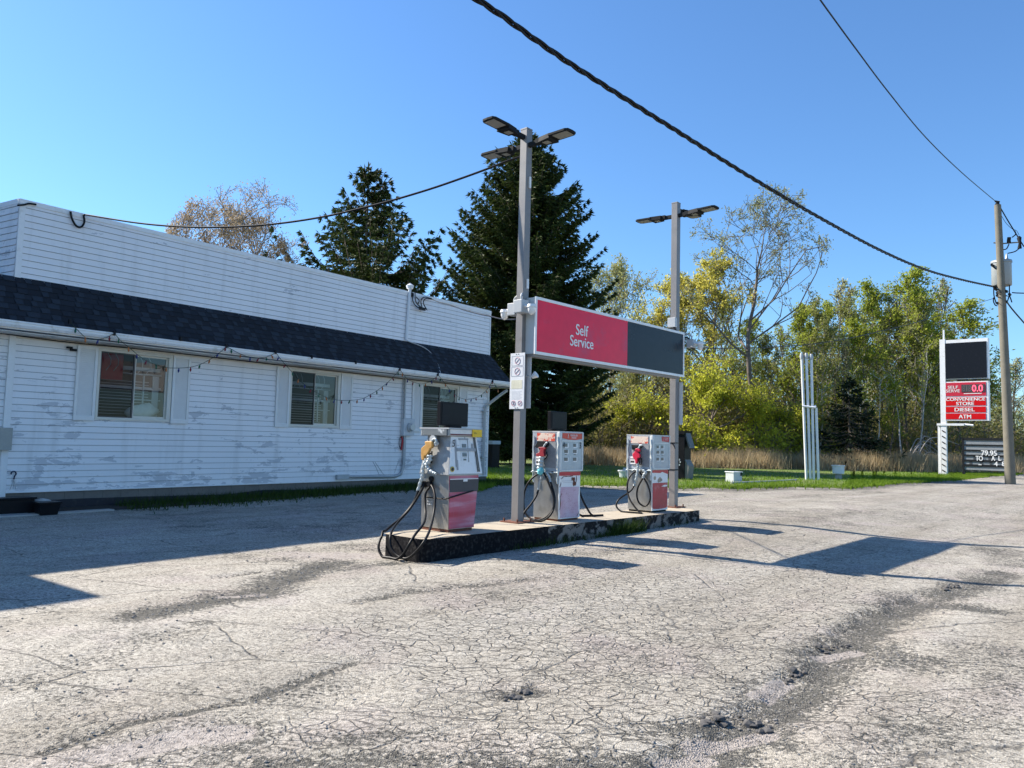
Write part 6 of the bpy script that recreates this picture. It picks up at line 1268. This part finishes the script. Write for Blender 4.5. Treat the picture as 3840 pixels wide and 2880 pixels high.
# pink budding maple
MAP = leaf_mat('maple_buds', (0.28, 0.20, 0.12), (0.48, 0.40, 0.28), 0.35, 0.35)
decid('maple_tree', 'round leafing maple with pinkish brown buds above the store roof', spot(497, 46), wid(300, 46), hgt(500, 345, 46), dict(h_trunk=3.0, levels=6, spread=0.48, kids_n=3, len0=2.4, ratio=0.74, r0=0.25, up=0.26, seed=17, split0=9, wig=0.10), MAP, 12, 0.11, BARK, 0.8, sprd=0.3, minr=0.014, keep=0.95, dome=(0.52, 0.50, 93))
# tall sparse tree
PALE = leaf_mat('pale_young_leaves', (0.20, 0.22, 0.10), (0.36, 0.37, 0.20), 0.4, 0.3)
decid('cottonwood_tree', 'tallest tree, sparse grey branches with pale young leaves above the woodland', spot(1632, 61), wid(285, 63), hgt(1632, 368, 61), dict(H=21, base=0.38, nb=15, ang=0.62, blen=6.5, levels=5, kids_n=3, ratio=0.6, r0=0.36, prof=interp([(0, 0.9), (0.38, 1.0), (0.6, 0.85), (0.85, 0.45), (1, 0.25)]), seed=12, wig=0.16, up=0.38), PALE, 5, 0.17, BARK, 0.8, sprd=0.35, minr=0.02, keep=0.9, dome=(0.66, 0.34))
YEL1 = leaf_mat('yellow_green_catkins', (0.42, 0.38, 0.06), (0.68, 0.62, 0.15), 0.55, 0.25)
YEL2 = leaf_mat('willow_yellow_green', (0.34, 0.36, 0.03), (0.60, 0.60, 0.08), 0.55, 0.3)
GRN1 = leaf_mat('spring_green', (0.20, 0.25, 0.025), (0.42, 0.46, 0.07), 0.45, 0.25)
GRN2 = leaf_mat('olive_green', (0.18, 0.20, 0.05), (0.34, 0.36, 0.11), 0.4, 0.3)
PALE2 = leaf_mat('grey_green_leaves', (0.27, 0.28, 0.10), (0.45, 0.45, 0.20), 0.4, 0.3)
decid('poplar_tree', 'pale feathery tree between the dark spruce and the sign top', spot(1312, 78), wid(200, 78), hgt(1312, 558, 78), dict(H=19, base=0.3, nb=16, ang=0.55, blen=4.5, levels=5, kids_n=3, ratio=0.62, r0=0.2, prof=interp([(0, 0.8), (0.45, 1.0), (0.8, 0.6), (1, 0.25)]), seed=3, wig=0.12, up=0.35), PALE2, 6, 0.20, BARK, 1, sprd=0.5, minr=0.02)
decid('elm_tree', 'yellow leafing tree just left of and behind the right light pole', spot(1440, 70), wid(200, 70), hgt(1440, 590, 70), dict(H=17, base=0.25, nb=18, ang=0.65, blen=4.5, levels=5, kids_n=3, ratio=0.62, r0=0.2, prof=interp([(0, 0.8), (0.45, 1.0), (0.8, 0.6), (1, 0.25)]), seed=21, wig=0.12, up=0.3), YEL1, 7, 0.20, BARK, 1, sprd=0.35, minr=0.02)
decid('elm_tree', 'taller yellow leafing tree directly right of the right light pole', spot(1520, 67), wid(230, 67), hgt(1520, 556, 67), dict(H=19, base=0.25, nb=19, ang=0.65, blen=5, levels=5, kids_n=3, ratio=0.62, r0=0.2, prof=interp([(0, 0.8), (0.45, 1.0), (0.8, 0.6), (1, 0.25)]), seed=22, wig=0.12, up=0.3), YEL1, 7, 0.20, BARK, 1, sprd=0.35, minr=0.02)
wil = decid('willow_tree', 'big yellow green willow low beside the right end of the sign', spot(1545, 60.5), wid(210, 60.5), hgt(1545, 735, 60.5), dict(h_trunk=1.2, levels=6, spread=0.62, kids_n=3, len0=2.6, ratio=0.78, r0=0.22, up=0.12, seed=31, split0=6), YEL2, 8, 0.20, BARK, 1, sprd=0.40, hang=0.5, minr=0.018)
for px, dist, top, lb, sc_ in ((1660, 61.5, 815, 'rounded yellow green willow below the tall sparse tree', 0.85), (1395, 64, 815, 'low olive yellow willow seen under the sign', 0.75)):
    c = copy_tree(wil); c.location = spot(px, dist); s_ = hgt(px, top, dist)/hgt(1545, 735, 60.5); c.scale = (sc_, sc_, s_); c.rotation_euler = (0, 0, px*0.7); c['label'] = lb
# young green woodland trees
pa = decid('woodland_tree', 'x', (0, 0, 0), 4.2, 13.0, dict(H=13, base=0.25, nb=18, ang=0.7, blen=2.4, levels=4, kids_n=4, ratio=0.62, r0=0.1, prof=interp([(0, 0.8), (0.45, 1.0), (0.8, 0.6), (1, 0.25)]), seed=41, wig=0.12, up=0.35), GRN1, 6, 0.18, BARK, 1, 'young trees of the woodland edge', sprd=0.34, minr=0.016)
pb_ = decid('woodland_tree', 'x', (0, 0, 0), 3.6, 13.0, dict(H=13, base=0.35, nb=16, ang=0.6, blen=2.3, levels=4, kids_n=4, ratio=0.62, r0=0.1, prof=interp([(0, 0.8), (0.45, 1.0), (0.8, 0.6), (1, 0.25)]), seed=42, wig=0.12, up=0.4), GRN2, 5, 0.17, BARKP, 1, 'young trees of the woodland edge', sprd=0.3, minr=0.016)
pc_ = decid('woodland_tree', 'x', (0, 0, 0), 3.2, 13.0, dict(H=13, base=0.3, nb=20, ang=0.55, blen=2.6, levels=4, kids_n=3, ratio=0.65, r0=0.09, prof=interp([(0, 0.8), (0.45, 1.0), (0.8, 0.6), (1, 0.25)]), seed=43, wig=0.12, up=0.45), PALE2, 4, 0.16, BARK, 1, 'young trees of the woodland edge', sprd=0.3, minr=0.02, keep=0.6)
for pr_o in (pa, pb_, pc_): pr_o['proto'] = 0
spec = [  # column, distance, top, kind, width factor, label
 (1722, 66, 655, 0, 1.3, 'bright green young tree left of the vent pipes tops'), (1765, 64, 640, 1, 1.0, 'olive slender tree rising behind the vent pipes'),
 (1805, 70, 600, 2, 1.2, 'thin grey nearly bare tree right of the vent pipe tops'), (1838, 66, 640, 1, 1.1, 'pale trunked tree above the small dark spruce'),
 (1868, 63, 690, 0, 1.25, 'bushy bright green tree right above the dark spruce'), (1902, 69, 606, 0, 1.0, 'tall narrow green tree midway to the pylon sign'),
 (1935, 72, 640, 2, 1.3, 'grey bare crowned tree midway to the pylon sign'), (1962, 66, 588, 0, 1.15, 'tallest green tree left of the pylon sign'),
 (1995, 64, 640, 1, 1.1, 'slim olive tree close left of the pylon sign mast'), (2022, 70, 600, 2, 1.0, 'bare thin tree directly behind the pylon mast'),
 (2078, 66, 655, 0, 1.35, 'leafy green tree rising behind the pylon black panel'), (2048, 71, 700, 1, 1.2, 'olive tree behind the left half of the pylon panel'),
 (1690, 72, 700, 2, 1.2, 'bare thin tree behind the tall cottonwood trunk'), (1585, 75, 640, 2, 1.2, 'sparse grey tree behind the yellow elms'),
 (2125, 80, 760, 2, 1.6, 'faint bare tree between the pylon and the utility pole'), (2195, 85, 775, 2, 2.0, 'pale bare tree at the right edge of the photo'),
 (2160, 78, 850, 1, 1.4, 'low olive tree behind the marquee board'), (1350, 72, 760, 1, 1.5, 'dull olive tree behind the end of the big spruce'),
 (1420, 68, 800, 2, 1.3, 'bare thicket tree under the sign centre'), (1290, 70, 850, 1, 1.4, 'low olive tree beside the big spruce foot'), (1240, 74, 800, 1, 1.3, 'olive tree half hidden by the big spruce'), (1745, 60, 850, 0, 1.2, 'low bright green tree behind the vent pipe stems'), (1925, 61, 820, 0, 1.2, 'low green sapling right of the small spruce'), (1735, 69, 700, 0, 0.9, 'thin green tree just left of the vent pipes'), (1785, 72, 650, 0, 0.9, 'narrow green tree right of the vent pipes'),
 (1820, 62, 720, 2, 0.8, 'bare slender tree behind the tip of the small spruce'), (1885, 75, 630, 1, 0.9, 'narrow olive tree in the back row midway to the pylon'), (1918, 67, 660, 1, 0.8, 'slender olive tree midway to the pylon sign'),
 (1948, 69, 620, 2, 0.9, 'bare twiggy tree beside the tallest green tree'), (1978, 75, 620, 0, 0.8, 'narrow green tree in the back row left of the pylon'), (2006, 67, 680, 0, 0.8, 'narrow green tree touching the pylon mast'),
 (1660, 70, 720, 1, 1.0, 'olive tree behind the willows right of the cottonwood trunk'), (1610, 72, 690, 0, 0.9, 'greenish tree behind the willows left of the cottonwood trunk'), (1470, 74, 650, 2, 1.0, 'bare tree between the two yellow elms'), (1375, 76, 690, 2, 1.0, 'thin bare tree left of the yellow elms'), (2010, 62, 850, 1, 1.1, 'low olive sapling behind the brush pile')]
protos = [pa, pb_, pc_]; used = [False]*3
for px, dist, top, k, wf, lb in spec:
    o = protos[k] if not used[k] else copy_tree(protos[k]); used[k] = True
    o.location = spot(px, dist); s_ = hgt(px, top, dist)/13.0; o.scale = (s_*wf, s_*wf, s_); o.rotation_euler = (0, 0, px*1.3); o['label'] = lb
for pr_o in protos:
    if 'proto' in pr_o: del pr_o['proto']
for o in COL.objects:
    if 'proto' in o: del o['proto']
# slim pale birch trunks
for i, (px, top, dist, lb) in enumerate(((1775, 830, 59, 'white birch stem left of the small spruce'), (1868, 790, 60, 'white birch stem right of the small spruce'), (1948, 760, 60, 'white birch stem midway to the pylon sign'), (1985, 740, 61, 'white leaning birch stem near the pylon sign'), (1900, 800, 60, 'short white birch stem between two green trees'))):
    t = decid('birch_tree', lb, spot(px, dist), 1.7, hgt(px, top, dist), dict(H=11, base=0.6, nb=9, ang=0.5, blen=1.3, levels=3, kids_n=3, ratio=0.6, r0=0.085, prof=interp([(0, 1), (1, 0.5)]), seed=60+i, wig=0.08, up=0.4), GRN1, 3, 0.2, simple('birch_bark', (0.42, 0.40, 0.35), 0.7, var=0.25, scale=3), 1, 'birch stems in the woodland', sprd=0.3, minr=0.016, keep=0.5)
# understory thicket: one uncountable mass of twigs and small leaves
def thicket(name, lbl, x0, x1, d0, d1, top, nst, nlf, leaf, seed, barkm=TWIG, ls=0.26):
    R_ = random.Random(seed); b = B(); PP, DD = [], []
    for i in range(nst):
        px = R_.uniform(x0, x1); dist = R_.uniform(d0, d1); s = spot(px, dist); H = (top*(0.45+0.9*float(fbm(np.array(px*0.02), np.array(dist*0.1), 3, seed))))*R_.uniform(0.5, 1.1)
        p = np.array([s[0], s[1], -0.1]); pts = [p]; dx, dy = R_.gauss(0, 0.18), R_.gauss(0, 0.18)
        for k in range(4): p = p+np.array([dx+R_.gauss(0, 0.12), dy+R_.gauss(0, 0.12), H/4/1.0]); pts.append(p)
        b.tube(pts, [0.035, 0.028, 0.022, 0.016, 0.01], 3, cap=False)
        for k in range(5):
            a = pts[R_.randint(1, 4)]; q = a+np.array([R_.gauss(0, 0.6), R_.gauss(0, 0.6), R_.uniform(0.1, 0.9)]); b.tube([a, (a+q)/2+np.array([0, 0, 0.05]), q], [0.014, 0.011, 0.008], 3, cap=False)
            for _ in range(nlf//nst//5+1): PP.append(a+(q-a)*R_.uniform(0.2, 1.1)+rs.randn(3)*0.28); DD.append(rs.randn(3))
    V, F = leaf_cards(PP, DD, ls, ls*0.6); o = len(b.v)
    bv = np.array(b.v); bf = [list(f) for f in b.f]
    me = bpy.data.meshes.new(name); me.from_pydata([tuple(v) for v in bv]+[tuple(v) for v in V], [], bf+[[int(i)+o for i in f] for f in F]); me.materials.append(barkm); me.materials.append(leaf)
    me.polygons.foreach_set('material_index', [0]*len(bf)+[1]*len(F)); me.update(); ob = bpy.data.objects.new(name, me); COL.objects.link(ob); tag(ob, lbl, 'undergrowth', kind='stuff')
BRN = leaf_mat('brown_olive_leaves', (0.15, 0.15, 0.035), (0.32, 0.29, 0.09), 0.35, 0.3)
thicket('undergrowth', 'tangled brown and olive undergrowth filling the foot of the woodland', 1225, 2075, 62, 74, 5.2, 1500, 34000, BRN, 71)
thicket('undergrowth', 'taller tangle of thin stems inside the woodland behind', 1225, 2080, 68, 82, 8.5, 800, 16000, BRN, 72, BARK, 0.3)
thicket('undergrowth', 'brown brush behind the marquee board and the utility pole', 2060, 2250, 66, 80, 5.0, 420, 8000, BRN, 76)
thicket('bank_brush', 'low yellow green brush at the front of the woodland by the willows', 1470, 1760, 59.5, 62, 2.6, 250, 9000, YEL2, 73)
thicket('wood_backdrop', 'deep mass of olive and brown wood behind the front trees', 1235, 2120, 84, 98, 12.0, 1300, 24000, PALE2, 77, BARK, 0.42)
thicket('far_wood', 'far pale wood beyond the utility pole at the right edge', 2090, 2260, 90, 125, 8.5, 260, 6000, PALE2, 74, TWIG, 0.35)
thicket('far_wood', 'far bushes seen past the corner of the store and under the spruce', 1040, 1300, 62, 80, 5.0, 260, 6000, BRN, 75)
# fallen pale branches
fb_ = spot(2000, 58); fl = thing('fallen_branches', 'heap of bent pale fallen branches left of the pylon sign foot', 'branches', (fb_[0], fb_[1], 0)); R_ = random.Random(8)
for i in range(26):
    a = spot(R_.uniform(1945, 1975), R_.uniform(56, 59)); e = spot(R_.uniform(1985, 2085), R_.uniform(56.5, 60)); a = np.array(a)-np.array(fb_); e = np.array(e)-np.array(fb_); H = R_.uniform(0.6, 3.6); e[2] = R_.uniform(-0.0, H*0.8); mid = (a+e)/2; mid[2] = H*0.75
    b = B(); b.tube(smooth_path([a, mid*0.5+a*0.5+np.array([0, 0, H*0.2]), mid, e]), [0.05*(1-0.03*k) for k in range(19)], 4, cap=False); b.build('branch', BARKP, fl)
